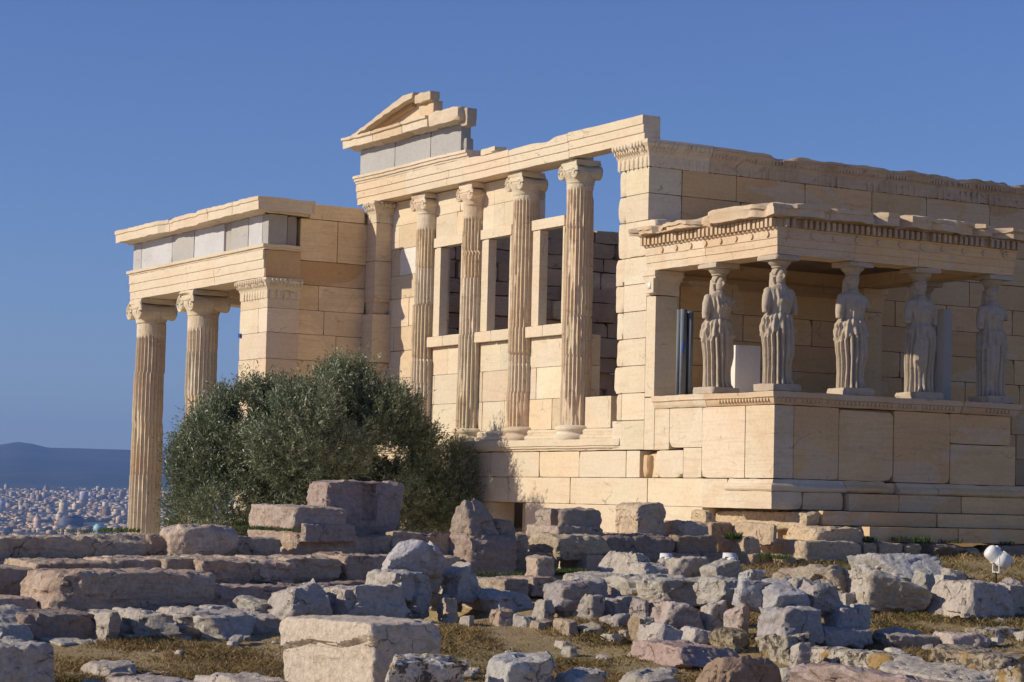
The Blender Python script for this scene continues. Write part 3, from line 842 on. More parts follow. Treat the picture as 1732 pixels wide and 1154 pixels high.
# podium foot and steps
mb = MB()
def step(x0, x1, yf, z0, z1, back, seed, w=(1.2, 1.9), pal=ps, **k):
    wall_x(mb, x0, x1, [z0, z1], yf, back, seed, pal, w=w, **k)
pr = [(-.3, 2.17), (.10, 2.17), (.125, 2.20), (.13, 2.25), (.10, 2.285), (.06, 2.30), (.05, 2.33), (.02, 2.37), (-.3, 2.37)]
mould(mb, [(0, -2.65), (0, PY), (1.42, PY)], pr, pw[0], .008, .1, 173)
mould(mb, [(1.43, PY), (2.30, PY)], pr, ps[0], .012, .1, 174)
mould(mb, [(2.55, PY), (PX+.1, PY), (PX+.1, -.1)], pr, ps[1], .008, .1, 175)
block(mb, (2.30, PY-.02, 2.18), (2.56, PY+.3, 2.36), 176, ps[0], p=26, chips=6, chip=.4, rough=.02, seg=.06)
mb.build('podium_foot', M['honey'], TEMPLE, smooth=30)
mb = MB()
block(mb, (-.13, PY-.14, 1.875), (.5, -2.6, 2.165), 1770, pw[1], p=40, chips=2, chip=.1, seg=.1)
block(mb, (-.02, -2.594, 1.875), (.5, -1.87, 2.365), 1771, pw[0], chips=1)
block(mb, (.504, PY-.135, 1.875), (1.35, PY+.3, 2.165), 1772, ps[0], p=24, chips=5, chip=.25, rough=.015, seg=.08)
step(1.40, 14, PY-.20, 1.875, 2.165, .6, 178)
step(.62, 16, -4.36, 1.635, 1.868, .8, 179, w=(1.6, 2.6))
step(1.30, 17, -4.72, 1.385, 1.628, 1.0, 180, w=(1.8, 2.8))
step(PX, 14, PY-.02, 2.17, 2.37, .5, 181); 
mb.build('steps', M['honey'], TEMPLE, smooth=35)
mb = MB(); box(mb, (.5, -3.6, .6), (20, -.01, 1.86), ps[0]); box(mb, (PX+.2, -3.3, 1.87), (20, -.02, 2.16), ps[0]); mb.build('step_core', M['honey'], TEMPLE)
# crown of the podium with its carved egg row
mb = MB()
pr = [(-.35, 3.59), (.01, 3.59), (.03, 3.61), (.055, 3.66), (.065, 3.70), (.10, 3.71), (.11, 3.80), (-.35, 3.80)]
mould(mb, [(0, -.36), (0, -1.97)], [(a*.9, z) for a, z in pr], CREAM, .008, .1, 182)
mould(mb, [(0, -1.98), (0, PY), (3.95, PY)], pr, (.62, .48, .33), .008, .1, 183)
mould(mb, [(3.96, PY), (4.45, PY)], [(a*1.25, z) for a, z in pr], (.56, .45, .33), .006, .1, 184)
mould(mb, [(4.46, PY), (PX+.05, PY), (PX+.05, -.1)], pr, (.56, .45, .33), .008, .1, 185)
for (a, b) in (((0, -2.35), (0, PY)), ((0, PY), (3.9, PY)), ((4.5, PY), (PX, PY))):
    a = np.array(a); b = np.array(b); L = np.linalg.norm(b-a); d = (b-a)/L; n = np.array([d[1], -d[0]])
    for k in range(int(L/.085)):
        if RS.random() < .1: continue
        c = a+d*(k+.5)*.085+n*.062
        X = S0*np.array([.03, .026, .042]); W_ = np.zeros_like(X); W_[:, :2] = X[:, 0:1]*d+X[:, 1:2]*n; W_[:, 2] = X[:, 2]
        mb.add(W_+np.array([c[0], c[1], 3.665]), F0, (.60, .45, .30))
mb.build('podium_crown', M['honey'], TEMPLE, smooth=40)
mb = MB(); box(mb, (.36, PY+.36, 3.60), (4.9, -.01, 3.79), (.5, .4, .28)); mb.build('porch_floor', M['marble'], TEMPLE)
# pillars against the wall
for x0, x1, sd in ((0.0, .47, 191), (4.72, 5.14, 192)):
    mb = MB(); t = CREAM if x0 < 1 else ps[1]
    block(mb, (x0, -.30, 3.80), (x1, -.005, 5.615), sd, t, chips=2, chip=.05)
    if x0 < 1: block(mb, (x0-.002, -.33, 2.865), (x1, -.01, 3.795), sd+5, t, chips=1)
    p_ = mb.build('porch_pillar', M['marble'], TEMPLE, smooth=35)
    mb = MB()
    pr = [(-.14, 5.62), (.01, 5.62), (.02, 5.66), (.02, 5.80), (.03, 5.83), (.035, 5.87), (.055, 5.90), (.06, 5.94), (.08, 5.96), (.08, 6.05), (-.14, 6.05)]
    mould(mb, [(x0, 0), (x0, -.30), (x1, -.30), (x1, 0)], pr, t, .005, .1, sd)
    box(mb, (x0+.1, -.2, 5.62), (x1-.1, -.01, 6.04), t)
    mb.build('pillar_capital', M['marble'], p_, smooth=35)
# entablature with discs
mb = MB()
h0, h1 = 6.065, 6.50
def arch_piece(path, tint, seed, th=.50):
    h = h1-h0
    pr = [(-th, h0), (0, h0), (0, h0+.30*h), (.018, h0+.315*h), (.018, h0+.60*h), (.036, h0+.615*h), (.036, h0+.92*h), (.06, h0+.95*h), (.065, h1), (-th, h1)]
    mould(mb, path, pr, tint, .005, .08, seed)
arch_piece([(0, .0), (0, -1.28)], CREAM, 201); arch_piece([(0, -1.285), (0, -1.82)], (.72, .60, .45), 202)
arch_piece([(0, -1.825), (0, PY), (1.62, PY)], (.62, .48, .33), 203)
arch_piece([(1.626, PY), (3.0, PY)], ps[1], 204); arch_piece([(3.006, PY), (PX, PY), (PX, -.02)], ps[1], 205)
for (a, b) in (((0, -.3), (0, PY)), ((0, PY), (PX, PY))):
    a = np.array(a, float); b = np.array(b, float); L = np.linalg.norm(b-a); d = (b-a)/L; n = np.array([d[1], -d[0]])
    m = int(L/.43)
    for k in range(m):
        c = a+d*(k+.5)*L/m
        lo = c+n*.03; hi = c+n*.062
        tube(mb, [(lo[0], lo[1], h0+.77*(h1-h0)), (hi[0], hi[1], h0+.77*(h1-h0))], .05, 20, (.62, .47, .32))
mb.build('porch_architrave', M['honey'], TEMPLE, smooth=30)
mb = MB()
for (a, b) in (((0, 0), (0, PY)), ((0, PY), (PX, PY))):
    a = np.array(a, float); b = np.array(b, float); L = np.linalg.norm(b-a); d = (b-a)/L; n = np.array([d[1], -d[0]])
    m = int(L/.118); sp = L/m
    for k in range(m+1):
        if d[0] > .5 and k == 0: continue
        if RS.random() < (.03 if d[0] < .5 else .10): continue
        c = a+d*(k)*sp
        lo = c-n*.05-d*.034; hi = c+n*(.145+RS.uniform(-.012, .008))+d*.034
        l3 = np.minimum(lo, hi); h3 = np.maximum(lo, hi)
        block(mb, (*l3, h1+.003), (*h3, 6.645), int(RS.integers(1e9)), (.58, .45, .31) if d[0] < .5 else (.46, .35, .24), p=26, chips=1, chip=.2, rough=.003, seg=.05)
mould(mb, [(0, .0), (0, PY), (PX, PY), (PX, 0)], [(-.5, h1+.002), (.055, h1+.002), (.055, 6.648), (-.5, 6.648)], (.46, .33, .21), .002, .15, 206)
mb.build('dentils', M['honey'], TEMPLE, smooth=35)
mb = MB()
def cwear(V):
    V = V.copy()
    out = np.maximum(np.clip((-.06-V[:, 0])/.2, 0, 1), np.clip((PY-.06-V[:, 1])/.2, 0, 1))
    q = np.column_stack([V[:, 0]*1.6, V[:, 1]*1.6, V[:, 2]*0])
    a = np.clip(fbm(q*2.0, 4, 55)-.06, 0, 1)*1.6
    V[:, 0] += np.where(V[:, 0] < -.06, a*.26*out, 0); V[:, 1] += np.where(V[:, 1] < PY-.06, a*.42*out, 0)
    V[:, 2] += np.where(V[:, 2] > 6.80, vnoise(V*np.array([2.5, 2.5, 0]), 9)*.018+fbm(V*8, 3, 4)*.022-a*.05-.07*np.clip((V[:, 1]+2.3)/.5, 0, 1)*(V[:, 0] < .1), 0); return V
pr = [(-.5, 6.655), (.06, 6.655), (.09, 6.675), (.16, 6.685), (.27, 6.695), (.275, 6.675), (.30, 6.675), (.305, 6.79), (.33, 6.81), (.33, 6.87), (.1, 6.90), (-.5, 6.88)]
mould(mb, [(0, .16), (0, PY), (PX, PY), (PX, .0)], pr, (.60, .48, .34), .014, .06, 207, cwear)
v, f = polystone((2.1, 1.66, .12), 208, p=60, chips=0, rough=.02, seg=.1, freq=2); mb.add(v+np.array([2.6, -1.7, 6.80]), f, (.6, .5, .37))
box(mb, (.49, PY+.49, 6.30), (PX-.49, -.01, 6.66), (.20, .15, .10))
mb.build('porch_cornice', M['honey'], TEMPLE, smooth=40)
# shallow moulding along the back wall
mb = MB(); pr = [(-.01, 5.84), (.02, 5.84), (.03, 5.9), (.07, 5.93), (.08, 6.03), (-.01, 6.03)]
mould(mb, [(.62, 0), (4.6, 0)], pr, (.40, .28, .16), .004, .2, 209); mb.build('wall_moulding', M['honey'], TEMPLE, smooth=30)
mb = MB(); box(mb, (.9, .9, -.6), (20, 10.7, .2), (.4, .3, .2)); mb.build('temple_floor', M['rough'], TEMPLE)
# ------------------------------------------------------------------ statues
def sdf_pts(mb, V, F): mb.add(V, F)
def ellipsoid(mb, c, r, n=14, tint=(.5, .45, .38)):
    V, F = cube_grid(n, n, n); V = V/np.linalg.norm(V, axis=1)[:, None]
    mb.add(V*np.asarray(r)+np.asarray(c), F, tint)

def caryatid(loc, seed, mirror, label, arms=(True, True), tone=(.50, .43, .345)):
    rng = np.random.default_rng(seed)
    root = empty('caryatid_statue', loc, label, 'statue', 'carved women carrying the porch roof')
    s = -1 if mirror else 1
    mb = MB()
    # body as stacked sections, front is -y
    ZK = 1.085
    z = np.array([0, .06, .25, .48, .70, .82, .90, 1.00, 1.08, 1.15, 1.25, 1.33, 1.40, 1.455, 1.50, 1.54])
    rx = np.array([.235, .235, .232, .240, .258, .268, .268, .250, .232, .226, .242, .258, .270, .245, .165, .085])
    ry = np.array([.195, .195, .190, .195, .205, .212, .210, .195, .178, .175, .188, .185, .165, .140, .11, .085])
    cx = np.array([0, 0, 0, .0, -.012, -.02, -.025, -.02, -.01, 0, .005, .008, .008, .004, 0, 0])*s
    nz, na = 240, 288
    zz = np.linspace(0, 1.54, nz); A = np.linspace(0, 2*PI, na, endpoint=False)
    Z, TH = np.meshgrid(zz, A, indexing='ij')
    RX = np.interp(Z, z, rx)*.95; RY = np.interp(Z, z, ry); CX = np.interp(Z, z, cx)
    # angle from the front (-y), positive towards +x
    ph = (TH+PI/2+PI) % (2*PI)-PI
    hem = .80+.045*np.cos(ph*2)-.05*np.abs(np.sin(ph))**3+.012*np.sin(ph*13+seed)
    skirt = 1/(1+np.exp((Z-hem)/.006))
    wob = vnoise(np.stack([ph*3, Z*3, Z*0+seed], -1).reshape(-1, 3), seed).reshape(Z.shape)
    fold_ph = ph*17+wob*.9+np.sin(Z*4+seed)*.25
    fold = (np.abs(np.sin(fold_ph/2))**.7-.6)
    free = np.exp(-((ph-s*.62)/.55)**2)*np.clip((Z-.03)/.1, 0, 1)
    amp = .112*(1-.93*free)*skirt*(1-.3*np.abs(ph)/PI)
    # bent knee and thigh pushing through the cloth
    bump = .075*np.exp(-((ph-s*.55)/.48)**2)*(np.exp(-((Z-.52)/.17)**2)+.55*np.exp(-((Z-.76)/.16)**2)) - .02*np.exp(-((ph-s*.55)/.5)**2)*np.exp(-((Z-.2)/.15)**2)
    foot = .05*np.exp(-((ph-s*.5)/.3)**2)*np.exp(-(Z/.05)**2)+.04*np.exp(-((ph+s*.45)/.3)**2)*np.exp(-(Z/.05)**2)
    # overfold: softer folds, pouch over the belt
    up = 1-skirt
    tf = np.sin(ph*13+wob*2+Z*6)*.5+np.sin(ph*21-Z*9+seed)*.3
    amp_t = .044*np.clip((1.2-Z)/.3, .35, 1)*np.clip((1.5-Z)/.1, 0, 1)
    pouch = .022*np.exp(-((Z-1.01-.02*np.cos(ph*2))/.045)**2)
    belt = -.016*np.exp(-((Z-1.095)/.018)**2)
    hemflare = .026*up*np.exp(-((Z-hem)/.12))*(Z > hem)
    # neckline: V shaped hanging folds over the breast
    vv = np.sin((Z*30+np.abs(ph)*6.5))*np.exp(-(ph/.75)**2)*np.exp(-((Z-1.32)/.11)**2)*.020
    bust = .035*(np.exp(-((ph-.42)/.26)**2)+np.exp(-((ph+.42)/.26)**2))*np.exp(-((Z-1.285)/.055)**2)
    back = .03*np.exp(-((np.abs(ph)-PI)/.9)**2)*np.exp(-((Z-.9)/.5)**2)
    side = .018*np.sin(Z*38+seed)*np.exp(-((np.abs(ph)-1.5)/.35)**2)*up*np.exp(-((Z-.95)/.16)**2)
    erode = .010*fbm(np.stack([np.cos(ph)*2.4, np.sin(ph)*2.4, Z*5], -1).reshape(-1, 3), 4, seed+2).reshape(Z.shape)
    d = amp*fold+bump+foot+up*(amp_t*tf)+pouch+belt+hemflare+vv+bust+back+side+erode
    X = CX+(RX+d)*np.sin(ph); Y = -(RY+d)*np.cos(ph)
    V = np.stack([X, Y, Z], -1).reshape(-1, 3)
    i = np.arange(nz*na).reshape(nz, na); j = np.roll(i, -1, 1)
    mb.add(V, [np.stack([i[:-1], j[:-1], j[1:], i[1:]], -1).reshape(-1, 4), i[0][::-1][None], i[-1][None]], tone)
    # upper arms, broken at the elbow
    for q, a in ((-1, arms[0]), (1, arms[1])):
        L = .33 if a else .16
        t = np.linspace(0, 1, 12)
        pts = np.stack([q*(.225+.065*np.sin(t*1.5)), -.005-.03*t, 1.415-L*t], 1)
        rr = np.interp(t, [0, .25, .7, 1], [.072, .082, .070, .058])
        tube(mb, pts, rr, 20, tone)
        ellipsoid(mb, (q*.222, 0, 1.41), (.078, .075, .07), 10)
    # neck and head
    t = np.linspace(0, 1, 8)
    tube(mb, np.stack([0*t, -.012*t, 1.48+.14*t], 1), np.interp(t, [0, .4, 1], [.10, .075, .072]), 22, tone)
    hz = 1.672
    Vh, Fh = cube_grid(30, 30, 30); Sh = Vh/np.linalg.norm(Vh, axis=1)[:, None]
    H = Sh*np.array([.086, .108, .132])
    chin = np.clip(-Sh[:, 2], 0, 1); H[:, 0] *= 1-.34*chin**1.3; H[:, 1] *= 1-.10*chin
    fx, fz = H[:, 0], H[:, 2]; fr = (Sh[:, 1] < -.2)
    g = lambda x0, z0, wx, wz: np.exp(-((fx-x0)/wx)**2-((fz-z0)/wz)**2)*fr
    H[:, 1] -= .030*g(0, -.030, .011, .026)+.014*g(0, .0, .010, .03)            # nose
    H[:, 1] += .014*(g(.033, .010, .019, .012)+g(-.033, .010, .019, .012))       # eye sockets
    H[:, 1] -= .006*(g(.033, .008, .012, .006)+g(-.033, .008, .012, .006))       # lids
    H[:, 1] -= .007*(g(.032, .031, .024, .008)+g(-.032, .031, .024, .008))       # brows
    H[:, 1] -= .009*g(0, -.066, .022, .006)+.008*g(0, -.080, .018, .006)         # lips
    H[:, 1] += .006*g(0, -.073, .026, .003)
    H[:, 1] -= .014*g(0, -.108, .024, .018)                                     # chin
    H[:, 0] += np.sign(fx)*.006*(np.exp(-((np.abs(fx)-.06)/.02)**2-((fz+.03)/.03)**2)*fr)
    mb.add(H+np.array([0, -.022, hz]), Fh, tone)
    for q in (-1, 1): ellipsoid(mb, (q*.088, .0, hz-.005), (.014, .022, .034), 6)
    # hair: waves round the brow, mass at the back, plait down the back and locks over the shoulders
    Hh = Sh*np.array([.112, .122, .118]); wv = .010*np.sin(np.arctan2(Sh[:, 0], Sh[:, 2])*22+Sh[:, 1]*5)+.006*np.sin(Sh[:, 1]*40)
    Hh = Hh*(1+wv[:, None]*1.2)
    cut = np.clip((-Sh[:, 1]-.35)/.5, 0, 1); Hh[:, 2] += cut*.030; Hh[:, 1] *= 1-.22*cut*(Sh[:, 2] < .35)
    mb.add(Hh+np.array([0, .032, hz+.032]), Fh, tone)
    for q in (-1, 1):
        for k in range(7):
            a0 = .15+k*.22
            tube(mb, np.array([[q*.10*math.sin(a0), -.105+.045*a0, hz+.105*math.cos(a0)+.005], [q*.118*math.sin(a0+.1), -.045+.05*a0, hz+.112*math.cos(a0)+.018]]), .021, 10, tone)
        tube(mb, np.array([[q*.10, .03, hz-.03], [q*.105, .02, hz-.10], [q*.10, -.02, 1.50], [q*.115, -.10, 1.44], [q*.12, -.155, 1.36], [q*.118, -.18, 1.27]]), [.030, .033, .030, .024, .021, .014], 10, tone)
    tube(mb, np.array([[0, .11, hz+.04], [0, .135, hz-.08], [0, .15, 1.48], [0, .175, 1.36], [0, .19, 1.22], [0, .19, 1.10]]), [.09, .085, .08, .075, .065, .04], 16, tone)
    ellipsoid(mb, (0, 0, hz+.135), (.118, .12, .05), 12)
    for q in range(len(mb.V)): mb.V[q][:, 2] *= ZK
    fig = mb.build('figure', None, root, origin=(loc[0], loc[1], loc[2]))
    co = np.zeros(len(fig.data.vertices)*3, np.float32); fig.data.vertices.foreach_get('co', co)
    co = co.reshape(-1, 3)+np.array(loc, np.float32); fig.data.vertices.foreach_set('co', co.ravel())
    # one continuous skin
    md = fig.modifiers.new('skin', 'REMESH'); md.mode = 'VOXEL'; md.voxel_size = .0068; md.use_smooth_shade = True
    dg = bpy.context.evaluated_depsgraph_get()
    me = bpy.data.meshes.new_from_object(fig.evaluated_get(dg)); fig.modifiers.clear()
    fig.data = me; me.name = 'figure'
    n = len(me.vertices); co = np.zeros(n*3, np.float32); me.vertices.foreach_get('co', co); co = co.reshape(-1, 3).astype(float)
    co += np.stack([vnoise(co*14+k*7, seed+k) for k in range(3)], -1)*.0025
    me.vertices.foreach_set('co', co.astype(np.float32).ravel())
    at = me.color_attributes.new('tint', 'FLOAT_COLOR', 'POINT')
    at.data.foreach_set('color', np.concatenate([np.tile(np.array(tone), (n, 1)), np.ones((n, 1))], 1).astype(np.float32).ravel())
    me.materials.clear(); me.materials.append(M['statue'])
    me.polygons.foreach_set('use_smooth', np.ones(len(me.polygons), bool)); me.update()
    # cushion and abacus on the head
    x, y, zb = loc
    c = MB(); top = 6.062-zb
    lathe(c, [(.10, 1.925), (.130, 1.935), (.135, 1.95), (.128, 1.96), (.15, 1.975), (.185, 2.01), (.20, 2.04), (.195, 2.055), (.1, 2.06)], 80, (x, y, zb), tone,
          lambda r, A, z: r*(1+.05*np.abs(np.cos(A*9))*((z-zb > 1.965) & (z-zb < 2.05))))
    c.V[0][:, 2] += 0
    for q in range(len(c.V)): c.V[q] = c.V[q]+np.stack([vnoise(c.V[q]*9+k*7, seed+k) for k in range(3)], -1)*.008
    h = (top-2.055)/2
    v, f = polystone((.265, .265, h), seed+3, p=40, chips=3, chip=.15, rough=.006, seg=.05, freq=6); c.add(v+np.array([x, y, zb+2.055+h-.002]), f, np.array(tone)*1.05)
    c.build('capital', M['statue'], root, smooth=45)
    p = MB()
    v, f = polystone((.31, .29, .062), seed+4, p=40, chips=3, chip=.2, rough=.008, seg=.06, freq=6); p.add(v+np.array([x, y, zb-.055]), f, np.array(tone)*1.05)
    p.build('plinth', M['statue'], root, smooth=45)
    return root

ZS = 3.925
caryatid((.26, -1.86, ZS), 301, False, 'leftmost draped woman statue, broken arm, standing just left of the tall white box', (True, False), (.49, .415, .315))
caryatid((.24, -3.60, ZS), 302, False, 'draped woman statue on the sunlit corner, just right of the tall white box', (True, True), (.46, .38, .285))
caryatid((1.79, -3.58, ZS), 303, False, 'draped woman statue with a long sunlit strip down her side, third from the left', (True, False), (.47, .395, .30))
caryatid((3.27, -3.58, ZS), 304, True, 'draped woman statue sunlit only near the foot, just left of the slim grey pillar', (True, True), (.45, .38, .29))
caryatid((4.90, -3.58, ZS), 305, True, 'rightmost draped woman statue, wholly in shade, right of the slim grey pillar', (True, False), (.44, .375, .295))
caryatid((4.88, -1.80, ZS), 306, True, 'draped woman statue half hidden behind the statue lit only at its foot', (True, True), (.44, .375, .295))

# ------------------------------------------------------------------ modern things in the porch
def thing1(name, mb, mat, label, cat, group=None, smooth=30, origin=None):
    o = mb.build(name, mat, None, origin=origin, smooth=smooth); return tag(o, label, cat, group)
t = empty('support_post', (.22, -.92, 3.80), 'grey steel support post with a blue mark standing in the porch behind the sunlit pillar', 'post')
mb = MB()
box(mb, (.10, -.98, 3.80), (.21, -.95, 5.33), (.4, .4, .4)); box(mb, (.10, -.86, 3.80), (.21, -.83, 5.33), (.4, .4, .4)); box(mb, (.145, -.95, 3.80), (.165, -.86, 5.33), (.4, .4, .4))
mb.build('flange_post', M['steel'], t)
mb = MB()
box(mb, (.27, -.98, 3.80), (.35, -.95, 5.30), (.4, .4, .4)); box(mb, (.27, -.86, 3.80), (.35, -.83, 5.30)); box(mb, (.30, -.95, 3.80), (.32, -.86, 5.30))
mb.build('flange_post', M['steel'], t)
mb = MB()
box(mb, (.225, -.93, 3.82), (.262, -.90, 5.28))
mb.build('cable_channel', M['dark'], t)
mb = MB(); box(mb, (.12, -.986, 4.55), (.17, -.981, 4.75)); mb.build('blue_mark', plain('blue_mark', (.05, .16, .55), .5), t)
mb = MB(); box(mb, (.40, -.62, 4.72), (.60, -.58, 5.36), (.6, .6, .5), .008)
thing1('notice_panel', mb, plain('pale_panel', (.46, .43, .20), .6), 'pale yellow-green panel fixed up behind the grey steel post in the porch', 'panel')
mb = MB()
box(mb, (1.17, -1.2, 3.795), (1.66, -.76, 4.75), (.8, .8, .8), .012)
thing1('cover_box', mb, plain('white_box_paint', (.80, .77, .70), .6, 0, .04), 'tall plain white box standing between the two left statues in the porch', 'box')
t = empty('display_pillar', (6.2, -1.0, 3.8), 'slim pale grey pillar standing right of the statue sunlit only at the foot', 'pillar')
mb = MB(); 
q0 = np.array([4.55, -2.75])
t.location = (q0[0], q0[1], 3.80)
box(mb, (q0[0]-.09, q0[1]-.09, 3.80), (q0[0]+.09, q0[1]+.09, 5.50), (.5, .5, .5), .008)
mb.build('shaft', plain('grey_pillar_paint', (.50, .49, .47), .6, 0, .04), t)
mb = MB(); box(mb, (q0[0]-.12, q0[1]-.12, 3.795), (q0[0]+.12, q0[1]+.12, 3.85), (.5, .5, .5), .008); mb.build('foot', M['steel'], t)
p0 = P(0, -.04, 1103, 484)
t = empty('survey_marker', p0, 'small cream block with a white plate fixed beside the sunlit porch pillar top', 'marker')
mb = MB(); block(mb, (-.10, p0[1]-.13, p0[2]-.13), (.0, p0[1]+.13, p0[2]+.13), 5, CREAM, chips=1, seg=.06); mb.build('mount', M['marble'], t, smooth=35)
mb = MB(); box(mb, (-.112, p0[1]-.05, p0[2]-.055), (-.102, p0[1]+.04, p0[2]+.055)); mb.build('plate', M['white_paint'], t)
p0 = P(0, XN+.08, 406, 568)
mb = MB(); box(mb, (XN+.06, p0[1]-.055, p0[2]-.045), (XN+.084, p0[1]+.055, p0[2]+.045), (.1, .1, .5)); 
thing1('survey_plate', mb, plain('blue_plate', (.03, .05, .30), .4), 'tiny dark blue plate on the sunlit pillar of the left porch', 'plate')

# ------------------------------------------------------------------ ground
def ground_z(x, y):
    x = np.asarray(x, float); y = np.asarray(y, float)
    d = (x-CAM[0])*math.sin(YAW)+(y-CAM[1])*math.cos(YAW)
    z = np.clip((d-24)/12, -.75, 1.38)
    # low earth hidden among the foundation courses on the left
    k = np.clip((y+8.75)/.35, 0, 1)*np.clip((-7.5-x)/.8, 0, 1)
    z = z*(1-k)+np.minimum(z, .12)*k
    # lower yard beyond the courses, and beyond the temple
    lo = np.clip((y+4.0)/.5, 0, 1)*np.clip((.45-x)/.3, 0, 1)
    z = z*(1-lo)-1.15*lo
    far = np.clip((y-11.4)/.6, 0, 1)
    z = z*(1-far)-1.4*far
    # the edge of the rock and the fall to the plain
    e = np.clip((d-75)/420, 0, 1)
    z = z-94*e**.8
    rise = np.clip((d-4300)/5200, 0, 1)
    return z+rise**1.15*104
def axis(lo, hi, fine_lo, fine_hi, fs, grow=1.13):
    a = list(np.arange(fine_lo, fine_hi, fs)); s = fs
    while a[-1] < hi: s *= grow; a.append(a[-1]+s)
    s = fs
    while a[0] > lo: s *= grow; a.insert(0, a[0]-s)
    return np.array(a)
ax_ = axis(-9000, 16000, -18, 14, .16); ay_ = axis(-400, 16500, -18, -2.5, .16)
GX, GY = np.meshgrid(ax_, ay_, indexing='ij')
gz = ground_z(GX.ravel(), GY.ravel())
near = np.exp(-((GX.ravel()+5)**2+(GY.ravel()+9)**2)/900)
gz = gz+near*(.05*vnoise(np.stack([GX.ravel()*.7, GY.ravel()*.7, GX.ravel()*0], -1), 3)+.025*fbm(np.stack([GX.ravel()*2.4, GY.ravel()*2.4, GX.ravel()*0], -1), 3, 8))
i = np.arange(GX.size).reshape(GX.shape)
mb = MB(); mb.add(np.stack([GX.ravel(), GY.ravel(), gz], -1), np.stack([i[:-1, :-1], i[1:, :-1], i[1:, 1:], i[:-1, 1:]], -1).reshape(-1, 4), (.2, .16, .1))
N = NT('dry_ground'); geo = N.n('ShaderNodeNewGeometry').outputs['Position']
a = N.noise(geo, .55, 6, .65, .5); b = N.noise(geo, 4.5, 7, .7); c2 = N.noise(geo, 30, 4, .7)
col = N.mix(N.ramp(a, [(.42, 0.), (.62, 1.)]), (.42, .30, .15), (.32, .255, .115))
col = N.mix(N.math('MULTIPLY', N.ramp(b, [(.55, 0.), (.7, 1.)]), .7), col, (.50, .39, .25))
col = N.mix(1.0, col, N.ramp(c2, [(.3, .55), (.7, 1.25)]), 'MULTIPLY')
# bare hilltop rock and gravel outside the view, paled to bounce light onto shaded walls
s2 = N.n('ShaderNodeSeparateXYZ'); N.l(geo, s2.inputs[0])
dist = N.math('ADD', N.math('MULTIPLY', N.math('ADD', s2.outputs['X'], 22.5), .5027), N.math('MULTIPLY', N.math('ADD', s2.outputs['Y'], 33.95), .8645))
yard = N.math('MULTIPLY', N.math('GREATER_THAN', s2.outputs['Y'], -3.9), N.math('LESS_THAN', s2.outputs['X'], .4))  # hidden yard paled as well, to bounce light onto the north porch wall
bare = N.ramp(N.math('DIVIDE', N.math('ADD', dist, N.math('MULTIPLY', b, 3.0)), 40.0), [(.53, 1.), (.61, 0.)])
bare = N.math('MAXIMUM', bare, yard)
col = N.mix(bare, col, N.mix(b, (.70, .56, .40), (.62, .51, .38)))
# the plain below: greyish scrub and streets between the houses
sp = N.n('ShaderNodeSeparateXYZ'); N.l(geo, sp.inputs[0])
farm = N.ramp(N.math('DIVIDE', sp.outputs['Y'], 1000.0), [(.3, 0.), (.9, 1.)])
fb = N.noise(geo, .004, 6, .65)
col = N.mix(farm, col, N.mix(N.ramp(fb, [(.4, 0.), (.6, 1.)]), (.16, .14, .125), (.06, .075, .05)))
N.l(col, N.b.inputs['Base Color']); N.b.inputs['Roughness'].default_value = .95
N.l(N.bump(N.math('ADD', b, c2), .7, .03), N.b.inputs['Normal'])
g = mb.build('ground', N.m, smooth=180); g['kind'] = 'structure'

# ------------------------------------------------------------------ hills
def ridge_hills():
    mb = MB(); az = np.linspace(R(-25), R(85), 300); K = 46
    t = np.linspace(0, 1, K)
    A, T = np.meshgrid(az, t, indexing='ij')
    # skyline heights taken at the distance of the ridge
    AZ = np.array([-25, 8, 15.5, 17.3, 18.15, 18.8, 19.5, 20.6, 21.4, 24, 30, 45, 85.])
    HH = np.array([420, 330, 250, 252, 292, 256, 258, 257, 254, 262, 300, 330, 300.])
    D0, D1 = 8900., 14500.
    D = D0+(D1-D0)*T
    hs = np.interp(np.degrees(A), AZ, HH)
    q = np.stack([A*40, T*5, T*0], -1).reshape(-1, 3)
    n = fbm(q, 5, 3).reshape(A.shape)
    prof = np.where(T < .82, (T/.82)**1.5, 1-((T-.82)/.18)**2*.8)
    Zh = 2+(hs-8)*prof+n*13*np.clip(T*3, 0, 1)*np.clip((.95-T)*3, .15, 1)
    X = CAM[0]+D*np.sin(A)/np.cos(A-YAW)*1.0; Y = CAM[1]+D*np.cos(A)/np.cos(A-YAW)
    i = np.arange(A.size).reshape(A.shape)
    mb.add(np.stack([X, Y, Zh], -1).reshape(-1, 3), np.stack([i[:-1, :-1], i[:-1, 1:], i[1:, 1:], i[1:, :-1]], -1).reshape(-1, 4))
    N = NT('hill_scrub'); geo = N.n('ShaderNodeNewGeometry').outputs['Position']
    a = N.noise(geo, .0012, 7, .65, .4); b = N.noise(geo, .008, 6, .7)
    col = N.mix(N.ramp(a, [(.42, 0.), (.62, 1.)]), (.035, .045, .03), (.075, .07, .05))
    col = N.mix(N.math('MULTIPLY', N.ramp(b, [(.62, 0.), (.72, 1.)]), .6), col, (.22, .20, .18))
    N.l(col, N.b.inputs['Base Color']); N.b.inputs['Roughness'].default_value = 1
    h = mb.build('hills', N.m, smooth=180); h['kind'] = 'structure'
ridge_hills()

